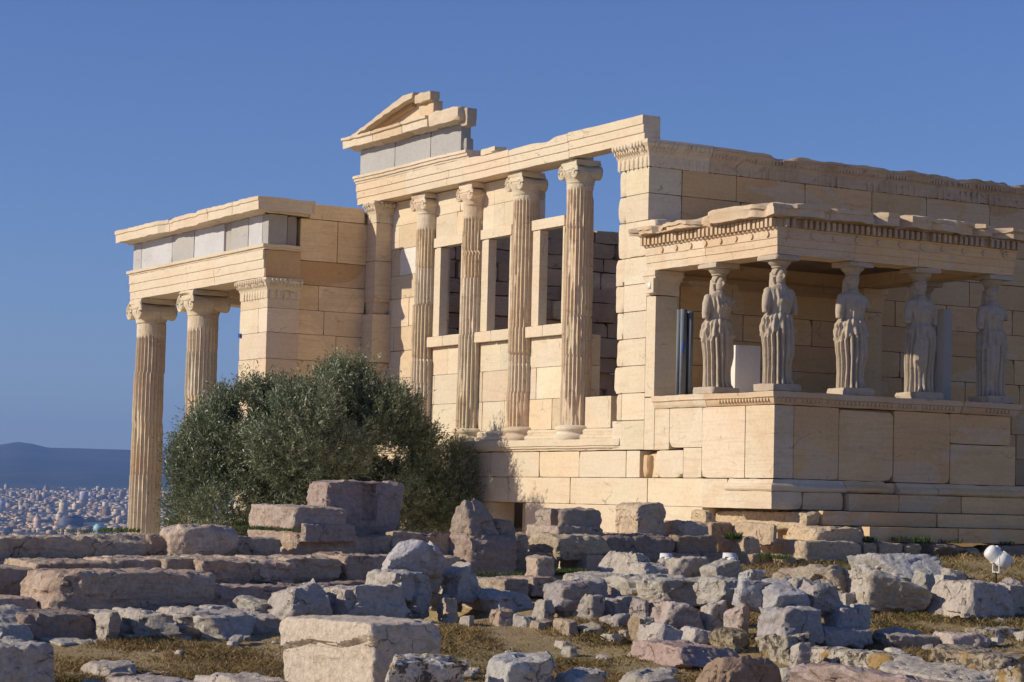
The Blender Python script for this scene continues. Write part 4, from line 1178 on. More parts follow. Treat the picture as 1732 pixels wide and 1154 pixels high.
# ------------------------------------------------------------------ the city on the plain
def city_mat():
    N = NT('city_walls'); t = N.attr('tint'); geo = N.n('ShaderNodeNewGeometry').outputs['Position']
    sp = N.n('ShaderNodeSeparateXYZ'); N.l(geo, sp.inputs[0])
    fl = N.math('FRACT', N.math('MULTIPLY', sp.outputs['Z'], 1/3.2))
    nr = N.n('ShaderNodeNewGeometry').outputs['Normal']; ns = N.n('ShaderNodeSeparateXYZ'); N.l(nr, ns.inputs[0])
    side = N.math('LESS_THAN', ns.outputs['Z'], .5)
    band = N.math('MULTIPLY', N.math('GREATER_THAN', fl, .52), side)
    c = N.mix(N.math('MULTIPLY', band, .6), t, (.10, .10, .11))
    N.l(c, N.b.inputs['Base Color']); return N.m
CM_ = city_mat()
crng = np.random.default_rng(900)
CITY_PAL = ((.62, .60, .57), (.70, .68, .66), (.55, .50, .44), (.62, .54, .42), (.48, .46, .45), (.56, .44, .36), (.74, .73, .72), (.42, .40, .38))
def house_mesh(mb, c, w, dp, h, rot, tint, rng):
    cr, sr = math.cos(rot), math.sin(rot); Rm = np.array([[cr, -sr, 0], [sr, cr, 0], [0, 0, 1]])
    def bx(cx, cy, z0, z1, a, b, t):
        V, F = cube_grid(1, 1, 1)
        X = V*np.array([a/2, b/2, (z1-z0)/2])+np.array([cx, cy, (z0+z1)/2]); mb.add(X @ Rm.T+np.asarray(c), F, t)
    k = rng.uniform(.55, 1.0)
    bx(0, 0, -4, h*.82, w, dp, tint)
    if rng.random() < .6: bx(w*.08, dp*.1, h*.82+.02, h*.93, w*.8, dp*.7, np.asarray(tint)*.95)
    if rng.random() < .4: bx(w*rng.uniform(-.2, .2), dp*.1, h*.93+.02, h*1.04, w*.25, dp*.25, tint)
    n = int(min(6, h/3.2))
    for q in range(1, n): bx(0, -dp/2-.55, q*h*.82/n-.35, q*h*.82/n+.55, w*.92, 1.05, np.clip(np.asarray(tint)*1.12, 0, .85))
spots = []
cells = {}
tries = 0
while len(spots) < 7000 and tries < 200000:
    tries += 1
    dep = 4350+5000*crng.random()**1.35
    px = crng.uniform(-330, 640) if crng.random() < .45 else crng.uniform(-60, 300)
    lat = (px-866)/FPX*dep
    x = CAM[0]+dep*math.sin(YAW)+lat*math.cos(YAW); y = CAM[1]+dep*math.cos(YAW)-lat*math.sin(YAW)
    key = (int(x//19), int(y//19))
    if key in cells: continue
    cells[key] = 1
    if vnoise(np.array([[x*.004, y*.004, 0]]), 5)[0] < -.40: continue
    spots.append((x, y, dep, px))
info = []
for x, y, dep, px in spots:
    h = crng.choice([3, 4, 6, 7, 8, 9, 11, 13]); 
    if crng.random() < .012: h = crng.uniform(22, 32)
    w = crng.uniform(11, 26); dp = crng.uniform(8, 14)
    tn = np.array(CITY_PAL[crng.integers(0, len(CITY_PAL))])*np.array([1.22, 1.0, .72])*crng.uniform(.5, 1.05)
    info.append((x, y, float(ground_z(x, y)), w, dp, float(h), crng.normal(.15, .35), np.clip(tn, .1, .82), (w*h/dep**2)*(1 if -5 < px < 216 else 0), dep, px))
order = sorted(range(len(info)), key=lambda k: -info[k][8])
ind = set(order[:296])
def house_obj(x, y, z, w, dp, h, rot, tn, label, name='city_building', group='distant city blocks', cat='building'):
    m = MB(); house_mesh(m, (0, 0, 0), w, dp, h, rot, tn, crng)
    o = m.build(name, CM_); o.location = (x, y, z); return tag(o, label, cat, group)
for k in order[:296]:
    x, y, z, w, dp, h, rot, tn, _, dep, px = info[k]
    house_obj(x, y, z, w, dp, h, rot, tn, 'small pale apartment block among the crowded far city on the plain below')
stuff = MB()
for k in order[296:]:
    x, y, z, w, dp, h, rot, tn, _, dep, px = info[k]
    house_mesh(stuff, (x, y, z), w, dp, h, rot, tn, crng)
tag(stuff.build('distant_city', CM_), 'hazy mass of small pale buildings spread over the plain below the hills', 'city', None, 'stuff')
for px, py, dep, w, dp, h, tn, lb in (
        (142, 842, 7400, 22, 20, 34, (.55, .52, .55), 'tall grey tower block with a bright white side at the far city edge'),
        (107, 862, 5600, 17, 15, 34, (.74, .62, .40), 'pale yellow tower block standing out in the middle of the far city'),
        (63, 888, 4800, 11, 14, 27, (.72, .52, .40), 'slim pink and white tower block just above the left foundation courses'),
        (120, 884, 5000, 46, 30, 20, (.16, .16, .19), 'large dark building below the pale yellow tower in the far city'),
        (168, 895, 4600, 18, 16, 15, (.40, .62, .66), 'pale turquoise building low in the city left of the corner column'),
        (2, 852, 6000, 18, 16, 20, (.78, .77, .76), 'bright white block at the left edge of the picture in the far city')):
    p = at_depth(px, py, dep); gzv = float(ground_z(p[0], p[1]))
    house_obj(p[0], p[1], gzv, w, dp, max(h, p[2]-gzv+h*.8), .15, np.array(tn), lb, group=None)

# ------------------------------------------------------------------ olive tree
def olive():
    rng = np.random.default_rng(77)
    root = empty('olive_tree', (-3.5, 7.2, -1.15), 'bushy dark green olive tree with silvery leaves in front of the column wall', 'tree')
    tr = MB(); bc = (.16, .13, .10)
    base = np.array([-3.5, 7.2, -1.2])
    lobes = []   # centre, radii
    def lb(px, py, dep_off, rx, rz, ry=None):
        p = at_depth(px, py, depth_of((-3.5, 7.2, 2))+dep_off)
        lobes.append((p-np.array([0, 0, .08]), np.array([rx, ry or rx, rz])*.94))
    lb(500, 775, 0, 1.75, 1.60); lb(395, 755, .2, 1.15, .95); lb(368, 800, 0, .90, .80); lb(420, 690, .3, .75, .50)
    lb(575, 690, .2, 1.15, .80); lb(640, 730, .1, 1.10, .85); lb(690, 770, .1, .62, .75); lb(765, 795, .9, .55, .50)
    lb(740, 850, .4, .75, .60); lb(560, 850, -.5, 1.4, .75); lb(400, 850, -.2, 1.2, .7); lb(650, 850, .0, 1.2, .8); lb(325, 770, .3, .45, .35); lb(490, 665, .6, .7, .35); lb(585, 640, .4, .50, .32); lb(338, 860, .3, .6, .6); lb(520, 740, -1.3, 1.2, 1.1)
    for p, r in lobes[:14]:
        t = np.linspace(0, 1, 9)[:, None]
        mid = base+(p-base)*np.array([.35, .35, .55])+rng.normal(0, .12, 3)
        pts = (1-t)**2*base+2*t*(1-t)*mid+t*t*p
        tube(tr, pts, np.linspace(.13, .02, 9), 8, bc)
    tube(tr, np.array([base, base+[.05, 0, .4], base+[.02, .05, .9]]), [.34, .26, .2], 12, bc)
    N = NT('olive_bark'); co = N.coord(); n = N.noise(N.mapping(co, (6, 6, 1.5)), 4, 6, .7)
    N.l(N.ramp(n, [(.3, (.05, .04, .03)), (.7, (.19, .16, .125))]), N.b.inputs['Base Color']); N.l(N.bump(n, .8, .03), N.b.inputs['Normal'])
    tr.build('trunk', N.m, root, smooth=60)
    # shoots: twigs set with narrow leaves
    V = []; Tn = []; 
    LV = np.array([[0, 0, 0], [.0, .5, .0], [0, 1, 0], [0, .5, 0]])
    allc = np.array([l[0] for l in lobes]); allr = np.array([l[1] for l in lobes])
    pos = []; out = []
    vol = allr.prod(1)**(2/3); pr = vol/vol.sum()
    while len(pos) < 15000:
        k = rng.choice(len(lobes), p=pr)
        d = rng.normal(0, 1, 3); d /= np.linalg.norm(d)
        rr = rng.uniform(.55, 1.0)**.6
        rr *= .93+.34*fbm((d*1.9+k*7)[None], 3, 4)[0]
        p = allc[k]+d*allr[k]*rr
        nz = vnoise(p[None]*1.5, 9)[0]
        if nz < -.30: continue
        ins = ((((p-allc)/allr)**2).sum(1) < .30)
        if ins.sum() > 0: continue
        if p[2] < -.9 or p[0] > -.12: continue
        o = d/allr[k]; o /= np.linalg.norm(o)
        pos.append(p); out.append(o)
    pos = np.array(pos); out = np.array(out)
    n = len(pos)
    dirv = out*.65+np.array([0, 0, .75])+rng.normal(0, .38, (n, 3)); dirv /= np.linalg.norm(dirv, axis=1)[:, None]
    L = rng.uniform(.20, .42, n)*np.where((rng.random(n) < .14) & (pos[:, 2] > 1.2), 1.6, 1.0)
    nl = 17
    s = np.linspace(.05, 1, nl)
    # leaf frames
    base_p = pos[:, None]+dirv[:, None]*(L[:, None]*s[None])[..., None]
    rnd = rng.normal(0, 1, (n, nl, 3)); side = rnd-(rnd*dirv[:, None]).sum(-1, keepdims=True)*dirv[:, None]
    side /= np.linalg.norm(side, axis=-1, keepdims=True)
    ld = side*.8+dirv[:, None]*.75+rng.normal(0, .15, (n, nl, 3)); ld /= np.linalg.norm(ld, axis=-1, keepdims=True)
    wd = np.cross(ld, rng.normal(0, 1, (n, nl, 3))); wd /= np.linalg.norm(wd, axis=-1, keepdims=True)
    ll = rng.uniform(.06, .105, (n, nl, 1)); lw = ll*rng.uniform(.16, .24, (n, nl, 1))*.62
    bp = base_p; up = np.cross(ld, wd)
    a = bp; b = bp+ld*ll*.5+wd*lw+up*ll*.05; c = bp+ld*ll; d = bp+ld*ll*.5-wd*lw+up*ll*.05
    Vv = np.stack([a, b, c, d], 2).reshape(-1, 3)
    F = np.arange(len(Vv)).reshape(-1, 4)
    age = rng.random((n, 1, 1, 1))
    t0 = np.array([.10, .13, .055]); t1 = np.array([.28, .315, .175]); t2 = np.array([.22, .17, .07])
    cl_ = np.clip(.45+1.1*vnoise(pos*1.6, 33), 0, 1)[:, None, None, None]
    mixv = np.clip(age*.35+cl_*.6+rng.random((n, nl, 1, 1))*.15, 0, 1)
    tn = t0+(t1-t0)*mixv
    yel = (rng.random((n, nl, 1, 1)) < .02)
    tn = np.where(yel, t2, tn)
    tn = np.broadcast_to(tn, (n, nl, 4, 3)).reshape(-1, 3)
    lf = MB(); lf.add(Vv, F, tn)
    N = NT('olive_leaf'); t = N.attr('tint')
    bf = N.n('ShaderNodeNewGeometry').outputs['Backfacing']
    c_ = N.mix(N.math('MULTIPLY', bf, .8), t, (.20, .225, .165))
    N.l(c_, N.b.inputs['Base Color']); N.b.inputs['Roughness'].default_value = .42
    if 'Specular IOR Level' in N.b.inputs: N.b.inputs['Specular IOR Level'].default_value = .45
    tl = N.n('ShaderNodeBsdfTranslucent'); N.l(N.mix(.4, c_, (.10, .14, .03)), tl.inputs[0])
    ms = N.n('ShaderNodeMixShader'); ms.inputs[0].default_value = .16
    N.l(N.b.outputs[0], ms.inputs[1]); N.l(tl.outputs[0], ms.inputs[2]); N.l(ms.outputs[0], N.out.inputs[0])
    lf.build('crown', N.m, root)
olive()
# ------------------------------------------------------------------ stones, read off enlarged pieces of the picture
CROPS = {'A': (0, 740, 2.7875), 'B': (400, 780, 3.086), 'C': (850, 820, 3.455), 'D': (1280, 860, 3.832)}
STONE_COL = {'g': (.52, .47, .405), 'p': (.56, .44, .335), 'l': (.46, .41, .33), 'm': (.62, .52, .395), 't': (.52, .42, .31)}
STONE_MAT = {'g': 'stone_grey', 'p': 'stone_poros', 'l': 'stone_lichen', 'm': 'stone_marble', 't': 'stone_poros'}
def peak(a, off=0.0):
    def f(v, h):
        v = v.copy(); k = np.clip(v[:, 2]/v[:, 2].max(), 0, 1)**1.4
        v[:, :2] = v[:, :2]*(1-a*k)[:, None]; v[:, 0] += off*h[0]*k; return v
    return f
def ground_hit(px, py):
    d = ray(px, py); t = 15.0
    while t < 90:
        p = CAM+d*t
        if p[2] <= float(ground_z(p[0], p[1])): break
        t += .05
    return t
scount = [0]
def stone(cr, x0, y0, x1, y1, f, kind, place, label, group=None, **o):
    ox, oy, s = CROPS[cr]
    x0, x1 = x0/s+ox, x1/s+ox; y0, y1 = y0/s+oy, y1/s+oy
    xe = x0+f*(x1-x0)
    if place == 0: d = ground_hit(xe, y1)
    elif place > 0: d = place
    else: d = depth_of(P(1, place, xe, y1))
    ppm = FPX/d; W = (x1-x0)/ppm
    T = max(f*W/math.sin(YAW), o.get('T', min(.9, .45*W+.12))); L = max((1-f)*W/math.cos(YAW), .08)
    Q = at_depth(xe, y1, d)
    h = (y1-y0)/ppm
    ztop = Q[2]+h
    if CAM[2] > ztop: h -= .75*(CAM[2]-ztop)*(1-d/(d+T*.86))
    h = max(h, .05)
    sink = o.get('sink', .06 if place == 0 else .015)
    scount[0] += 1; seed = 4000+scount[0]*7
    rng = np.random.default_rng(seed)
    if place != 0 and 'nosink' not in o:
        sink = max(sink, min(.40 if place > 29 else .14, Q[2]-float(ground_z(Q[0]+L/2, Q[1]+T/2))+.05))
    blocky = o.get('b', 0)            # 1 = squared block, 0 = boulder
    g = o.get('grow', 1.01 if blocky else 1.17)
    half = np.array([L/2*g, T/2*g, (h+sink)/2*(1 if blocky else 1.04)])
    mn = min(half)
    seg = max(.016, min(.045, 3.6/ppm))
    if blocky: par = dict(p=o.get('p', 26)*1.6, tilt=.03, chips=o.get('chips', 6)+3, chip=o.get('chip', .22), rough=o.get('rough', .08)*mn+.008, strata=o.get('strata', .014 if kind in 'pt' else 0), freq=2.8, edge=.9, fill=True, facet=o.get('facet', .10)*mn+.006, ff=1.1/max(mn, .1)+.6)
    else: par = dict(p=o.get('p', 13)*2.6, tilt=o.get('tilt', .15), chips=int(o.get('chips', 13)*.75), chip=o.get('chip', .52)*.9, rough=.15*mn+.008, freq=.8/max(mn, .06)+1.2, edge=.8, fill=True, facet=.20*mn, ff=.75/max(mn, .06))
    v, fc = polystone(half, seed, seg=seg, maxseg=44, **par)
    v = v-np.array([0, 0, v[:, 2].min()])
    v[:, 2] *= (h+sink)/max(v[:, 2].max(), 1e-3)
    if 'slant' in o:      # lean the top in x, y
        k = v[:, 2:3]/(h+sink); v[:, :2] += k*np.array(o['slant'])
    if 'cut' in o: v = o['cut'](v, half)
    v = v+np.stack([vnoise(v*15+k*9, seed % 61+k) for k in range(3)], -1)*.010*min(1, mn/.12)
    an = rng.normal(0, .015 if blocky else .10); ca, sa = math.cos(an), math.sin(an)
    v[:, :2] = v[:, :2] @ np.array([[ca, sa], [-sa, ca]])
    loc = np.array([Q[0]+L/2, Q[1]+T/2, Q[2]-sink])
    # its own size is set so that its outline has the width and height read off the picture
    x0t = min(x0, xe-T*math.sin(YAW)*ppm)
    for it in range(2):
        q = (v+loc-CAM) @ CM.T; sx = 866+FPX*q[:, 0]/q[:, 2]; sy = 577-FPX*q[:, 1]/q[:, 2]
        k = np.clip((1.0 if blocky else 1.07)*(x1-x0t)/(sx.max()-sx.min()), .7, 1.5); v[:, :2] *= k
        q = (v+loc-CAM) @ CM.T; sx = 866+FPX*q[:, 0]/q[:, 2]; sy = 577-FPX*q[:, 1]/q[:, 2]
        dx_ = ((x0t+x1)/2-(sx.max()+sx.min())/2)/FPX*q[:, 2].mean()
        loc[0] += dx_*math.cos(YAW); loc[1] -= dx_*math.sin(YAW)
        dz_ = (sy.min()-y0)/FPX*q[:, 2].mean(); hh_ = v[:, 2].max()
        v[:, 2] *= np.clip((hh_+dz_)/hh_, .5, 1.6)
    m = MB(); m.add(v, fc, STONE_COL[kind])
    nm = o.get('name', 'stone_block' if blocky else 'loose_rock')
    ob = m.build(nm, M[STONE_MAT[kind]], None, smooth=38)
    ob.location = loc
    c = np.array(o.get('col', STONE_COL[kind]))*(1+rng.normal(0, .07))*(1+rng.normal(0, .015, 3))
    ob.color = (*np.clip(c, .02, .85), 1)
    return tag(ob, label, 'stone block' if blocky else 'rock', group)

B = dict(b=1)
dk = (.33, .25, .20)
YA, YB, YC, YD, YR = -4.6, -6.0, -7.0, -7.6, -8.9
S = stone
# left: highest course of the old foundation
S('A', -480, 460, 50, 572, 0, 'p', YA, 'pinkish squared block at the far left end of the top course', **B)
S('A', 46, 455, 482, 562, .02, 'p', YA, 'long flat pinkish block in the top course at far left, below the city', T=.9, **B)
S('A', 478, 452, 727, 556, .03, 'p', YA, 'block with a slanted broken sunlit patch, just left of the corner column foot', T=.8, chip=.5, **B)
S('A', 722, 450, 840, 548, 0, 'p', YA, 'short rough block in the top course, half behind the leaning light-ended block', T=.8, **B)
S('A', 752, 406, 1128, 557, .26, 'p', -4.95, 'large slant-ended pinkish block raised above the top course, left of the tree', chip=.42, chips=8, **B)
S('A', 1085, 462, 1330, 545, .06, 'p', -4.75, 'low brown weathered block with grass on top, right of the large slant-ended block', T=.7, **B)
S('B', 222, 368, 482, 482, .38, 'p', YA, 'block with a rough sunlit corner, under the stepped light block', chip=.4, **B)
S('B', 478, 366, 842, 482, 0, 'p', YA, 'smooth shaded block under the big grooved block', T=.9, **B)
S('B', 838, 362, 1176, 472, 0, 'p', YA, 'long shaded block between the big grooved block and the pointed upright stone', T=.9, **B)
def stepcut(v, h):
    v = v.copy(); zt = v[:, 2].max(); k = (v[:, 2] > zt*.46); v[k, 1] = np.maximum(v[k, 1], -h[1]+.0); 
    v[k, 0] = np.minimum(v[k, 0], h[0]*.80); v[k, 1] = np.where(v[k, 1] < -h[1]*.8, -h[1]*.86, v[k, 1]); return v
S('B', 56, 310, 622, 380, .56, 't', -4.7, 'lower pale slab of the two-stepped light block beside the tree', chip=.12, col=(0.50, 0.41, 0.33), **B)
S('B', 62, 220, 582, 312, .53, 't', -4.62, 'upper pale pitted slab stacked on the two-stepped light block beside the tree', chip=.10, col=(0.50, 0.42, 0.34), **B)
def bigcut(v, h):
    v = v.copy(); zt = v[:, 2].max(); k = v[:, 2]/zt; v[:, 0] = np.where(v[:, 0] > 0, v[:, 0]*(.84+.16*k), v[:, 0])
    fr = (v[:, 1] < -h[1]*.6); gx = (v[:, 0] > -h[0]*.06) & (v[:, 0] < h[0]*.22) & (k > .36) & (k < .93); v[fr & gx, 1] += .09
    return v
S('B', 428, 95, 877, 368, .10, 't', -4.1, 'big upright block with a square groove cut in its face, before the tree', T=.7, col=(0.43, 0.35, 0.29), chip=.2, cut=bigcut, **B)
S('A', 548, 552, 1000, 585, 0, 'p', -5.2, 'thin slab showing between the two upper courses at left', T=.6, **B)
# second course
S('A', -430, 588, 190, 708, 0, 'p', YB, 'cracked brown block at the left edge in the second course', T=1.2, strata=.04, **B)
S('A', 180, 562, 582, 648, .17, 'p', YB, 'long rough block with a sunlit left end in the second course', T=1.5, chip=.4, **B)
S('A', 572, 558, 826, 632, 0, 'p', YB+.15, 'weathered block in the second course above the biggest tilted block', T=1, **B)
S('A', 820, 555, 972, 618, 0, 't', YB, 'small pale block in the second course right of the biggest tilted block top', T=1, **B)
S('A', 968, 545, 1222, 676, .1, 'p', YB-.2, 'rounded brown boulder bulging out of the second course', p=9, chip=.5, T=1, b=0)
S('B', 95, 488, 302, 630, .2, 'p', YB-.1, 'broken pinkish boulder with a sunlit face in the second course', T=1)
S('B', 268, 485, 550, 620, .06, 'p', YB-.1, 'undercut flat topped block jutting from the second course', T=1, chip=.45, strata=.05, **B)
S('B', 512, 470, 800, 622, .2, 'p', YB+.1, 'brown block with a hollow sunlit spot, left of the round grey boulder', T=1, chip=.35, **B)
S('B', 795, 478, 1176, 600, 0, 'p', -5.2, 'shaded block behind the round grey boulder on the stack', T=.8, **B)
# third
S('A', -400, 735, 200, 806, 0, 'p', YC-.4, 'dark shaded block at the left edge in the third course', T=1.2, **B)
S('A', 188, 612, 1022, 818, .13, 'p', YD, 'longest tilted rough beam of pinkish stone with dark cracks, on the rubble at left', strata=.07, chip=.3, chips=9, T=1.1, **B)
S('A', 990, 678, 1345, 806, 0, 'p', YC, 'smooth shaded wall block right of the longest pinkish beam', T=1.2, **B)
S('B', 0, 630, 242, 768, 0, 'p', YC+.05, 'plain shaded block below the broken boulder, right part of the third course', T=1.2, **B)
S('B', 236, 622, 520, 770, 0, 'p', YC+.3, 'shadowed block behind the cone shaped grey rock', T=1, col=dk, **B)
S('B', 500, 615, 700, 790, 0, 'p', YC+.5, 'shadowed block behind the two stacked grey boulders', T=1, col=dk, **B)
# rubble foot
S('A', -330, 785, 155, 884, .3, 'g', -8.7, 'blue grey rock at left edge above the big cracked block', T=.9)
S('A', -50, 872, 60, 940, .2, 'g', -8.9, 'small grey rock at left edge tucked over the big cracked block', T=.6)
S('A', 38, 872, 155, 940, .2, 'g', -8.9, 'small brown-grey rock beside the top right corner of the big cracked block', T=.7)
S('A', 150, 803, 470, 940, .1, 'p', -8.7, 'dark mottled rubble block under the left end of the longest beam', T=1.1, col=(0.32, 0.26, 0.21), **B)
S('A', 455, 808, 565, 945, .42, 'g', YR, 'upright grey rubble stone with a bright sunlit face', T=.8)
S('A', 556, 846, 676, 940, .2, 'g', -8.7, 'dark grey rubble stone right of the upright sunlit one', T=.8)
S('A', 670, 798, 846, 930, .3, 'g', YR, 'rounded grey rubble boulder in the middle of the low wall', T=.9)
S('A', 640, 806, 720, 860, .2, 'p', -8.5, 'small brown stone wedged left above the rounded rubble boulder', T=.6)
S('A', 866, 795, 994, 882, .25, 'g', -8.8, 'smooth oval grey stone on top of the low rubble wall', T=.8)
S('A', 866, 872, 980, 940, .15, 'p', YR, 'small brownish stone under the smooth oval one', T=.7)
S('A', 974, 788, 1194, 914, .2, 'g', YR, 'large smooth shaded grey boulder in the low rubble wall', T=1.0)
S('A', 1160, 803, 1350, 916, .2, 'g', YR, 'long rounded shaded grey boulder beside the pale marble block', T=1.0)
S('A', 255, 936, 384, 1018, .2, 'g', -9.1, 'low grey stone in the shadow left of the dry grass', T=.6)
S('A', 384, 938, 596, 1012, .1, 'g', -9.05, 'flat shaded grey slab at the foot of the low rubble wall', T=.6)
S('A', 596, 926, 748, 990, .1, 'g', -9.0, 'shaded brown slab at the foot of the rubble wall, next to the grass', T=.6)
S('A', 760, 920, 900, 962, .1, 'g', -9.0, 'thin grey slab at the wall foot below the oval stone', T=.5)
S('A', 970, 900, 1100, 940, .1, 'g', -9.0, 'flat dark stone at the foot of the large smooth boulder', T=.5)
# grey boulders in the middle
S('A', 1140, 742, 1296, 822, .4, 'g', -8.2, 'small pale grey rock leaning left of the cone shaped rock', T=.6)
S('B', 164, 612, 500, 815, .45, 'g', -8.9, 'big cone shaped grey rock lit on its left slope', chip=.4, cut=peak(.55, .0))
S('B', 506, 640, 900, 808, .24, 'g', -8.8, 'wide grey boulder forming the base of the grey stack', T=1.0)
S('B', 680, 558, 1010, 700, .42, 'g', -8.2, 'middle grey boulder of the stack, with a pale left face')
S('B', 995, 562, 1070, 650, .2, 'g', -7.6, 'small round grey stone right of the stack')
S('B', 766, 404, 1080, 564, .35, 'g', -7.9, 'round topped pale grey boulder crowning the stack, sunlit', chip=.45, cut=peak(.35, .15), col=(0.49, 0.47, 0.46))
S('B', 1066, 524, 1270, 694, .45, 'g', -7.8, 'angular grey boulder with one lit side, left foot of the pointed upright stone', chip=.6)
S('B', 894, 690, 1006, 770, .3, 'g', -8.3, 'small grey stone right of the wide base boulder')
S('B', 990, 686, 1180, 742, .2, 'g', -7.7, 'flat grey slab before the angular grey boulder')
S('B', 1048, 714, 1156, 805, .5, 't', -8.6, 'small pale brown rock left of the long grey rock on the grass')
S('B', 1142, 640, 1552, 818, .52, 'g', 0, 'long light grey rock with cracks lying on the edge of the grass', T=.9)
S('B', 892, 778, 945, 830, .4, 't', 0, 'tiny tan rock on the grass right of the pale marble block')
S('B', 1176, 805, 1244, 874, .4, 'g', 0, 'small upright grey stone on the grass below the long grey rock')
S('B', 1325, 762, 1456, 874, .4, 'p', 0, 'small pinkish knobbly rock at the right end of the long grey rock')
S('B', 1415, 792, 1560, 878, .4, 'g', 0, 'flat tilted grey slab standing on the grass edge', slant=(.15, .1))
S('B', 1086, 823, 1155, 854, .4, 'g', 0, 'thin white flake of stone on the grass')
# the pointed upright stone
S('B', 1168, 372, 1464, 590, .22, 't', -5.3, 'weathered squared lower half of the pointed upright stone', T=.7, col=(0.41, 0.33, 0.27), chip=.35, p=16, **B)
S('B', 1172, 194, 1392, 404, .25, 't', -5.2, 'pointed brown upper half of the pointed upright stone', T=.6, col=(0.42, 0.34, 0.27), cut=peak(.62, -.15), chips=6)
S('B', 1350, 300, 1450, 400, .1, 't', -5.1, 'sloping wedge stone leaning on the right of the pointed upper half', T=.5, col=(0.40, 0.32, 0.25), chip=.7)
# foreground
def marble_lip(v, h):
    v = v.copy(); k = v[:, 2]/v[:, 2].max(); a = v[:, 1]/h[1]
    edge = .66-.10*a+.03*np.sin(a*5)
    w = (v[:, 0] < -h[0]*.5)
    v[:, 0] += np.where(w & (k < edge), .035, 0)+np.where(w & (np.abs(k-edge) < .03), .03, 0)
    v[:, 2] -= np.clip(k-.6, 0, 1)*.10*(1+a)*.5; return v
S('B', 222, 802, 1068, 1215, .585, 'm', 21.0, 'pale squared marble block with a veined sunlit side, in the middle foreground', chip=.10, chips=5, p=24, rough=.03, facet=.02, col=(0.70, 0.60, 0.46), cut=marble_lip, **B)
S('A', -120, 935, 268, 1215, 0, 'g', 21.5, 'big cracked grey block in the left bottom corner', T=.8, chip=.2, col=(0.49, 0.45, 0.41), **B)
S('B', 735, 1003, 1200, 1230, .3, 'l', 20.0, 'grey boulder with brown lichen spots in front of the pale marble block', col=(0.54, 0.51, 0.46), chip=.35)
S('C', -105, 970, 306, 1230, .35, 'g', 20.5, 'large pale grey boulder beside the lichen-spotted one, bottom centre', col=(0.50, 0.49, 0.47), chip=.5)
S('C', 312, 1064, 608, 1230, .4, 'g', 20.8, 'rounded pale grey boulder at the bottom edge, on the dry grass', col=(0.51, 0.50, 0.48))
S('C', 686, 1064, 1035, 1230, .4, 'g', 21.5, 'wide brownish grey boulder at the bottom edge below the pinkish slab', col=(0.44, 0.40, 0.35))
S('C', 1150, 994, 1618, 1230, .22, 'p', 22.0, 'big brown rock with slanting top at the bottom edge', col=(0.36, 0.26, 0.18), chip=.5, cut=peak(.4, .1))
S('A', 378, 1048, 634, 1150, .5, 'g', 0, 'grey rock with a dark shaded end at the bottom left on the grass', chip=.6)
S('A', 500, 1105, 645, 1160, .3, 't', 0, 'low tan rock in front of the grey rock at bottom left', col=(0.40, 0.33, 0.25))
S('A', 640, 1098, 806, 1135, .3, 't', 0, 'low flat brown stone on the grass at bottom left')
S('A', 634, 1112, 975, 1200, .3, 'g', 22.5, 'broad flat grey slab at the bottom edge left of the marble block', T=1.0)
S('A', 1080, 1104, 1350, 1195, .3, 'g', 22.0, 'flat pinkish grey slab touching the left side of the marble block', T=1.0)
S('A', 255, 1105, 385, 1146, .3, 'g', 0, 'low grey stone by the corner of the big cracked block')
S('A', 400, 1138, 505, 1190, .3, 'g', 22.0, 'small grey stone at the bottom edge below the shaded grey rock')
# blocks at the temple's foot
def slotcut(v, h):
    v = v.copy(); fr = v[:, 0] < -h[0]*.75; g = (v[:, 1] < -h[1]*.30) & (v[:, 1] > -h[1]*.72); v[fr & g, 0] += .25; return v
S('C', 188, 128, 582, 236, .34, 'm', -4.3, 'grey-brown squared block with a dark slot in its sunlit end, near the temple wall', chip=.3, col=(0.48, 0.39, 0.31), cut=slotcut, **B)
S('C', 264, 228, 588, 280, .14, 'm', -4.4, 'ledge slab under the slotted block', T=.9, col=(0.48, 0.39, 0.31), **B)
def round_top(v, h):
    v = v.copy(); k = np.clip(v[:, 2]/v[:, 2].max(), 0, 1); a = np.abs(v[:, 0])/h[0]; v[:, 2] -= .10*(a**4)*(k > .5)*k; return v
S('C', 655, 100, 958, 280, .43, 'm', -4.2, 'round topped marble block with a shaded flat face, standing before the temple wall', chip=.12, col=(0.62, 0.48, 0.33), p=30, cut=round_top, **B)
S('C', 980, 203, 1206, 294, .3, 'm', -4.3, 'rough yellowish rock left of the temple steps', col=(0.56, 0.43, 0.29), T=.8)
S('C', 1172, 144, 1228, 212, .3, 'm', -3.4, 'squared stub of marble at the left end of the long rough step', T=.5, col=(0.60, 0.45, 0.29), **B)
S('C', 1226, 145, 1860, 222, .80, 'm', -4.39, 'long rough sunlit marble step block with a shaded right patch', chip=.18, chips=8, T=2.2, col=(0.68, 0.54, 0.37), p=22, **B)
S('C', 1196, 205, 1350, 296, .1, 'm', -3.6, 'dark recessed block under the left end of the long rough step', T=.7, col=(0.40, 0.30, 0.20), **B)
S('C', 1338, 216, 1604, 308, .82, 'm', -4.66, 'rough sunlit yellow block under the long rough step', chip=.4, chips=9, col=(0.66, 0.51, 0.34), p=14, **B)
S('D', 186, 108, 694, 208, .36, 'm', -4.74, 'rough block with a sunlit left half, end of the second step', chip=.35, chips=9, col=(0.60, 0.47, 0.33), p=14, **B)
S('D', 22, 194, 684, 322, .39, 'm', -5.0, 'long foundation block with a bright left end below the second step', chip=.2, col=(0.57, 0.44, 0.31), **B)
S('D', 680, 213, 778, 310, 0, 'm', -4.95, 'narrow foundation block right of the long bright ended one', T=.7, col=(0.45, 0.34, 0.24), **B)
S('D', 774, 213, 948, 310, 0, 'm', -4.96, 'second foundation block right of the long bright-ended one', T=.7, col=(0.48, 0.37, 0.26), **B)
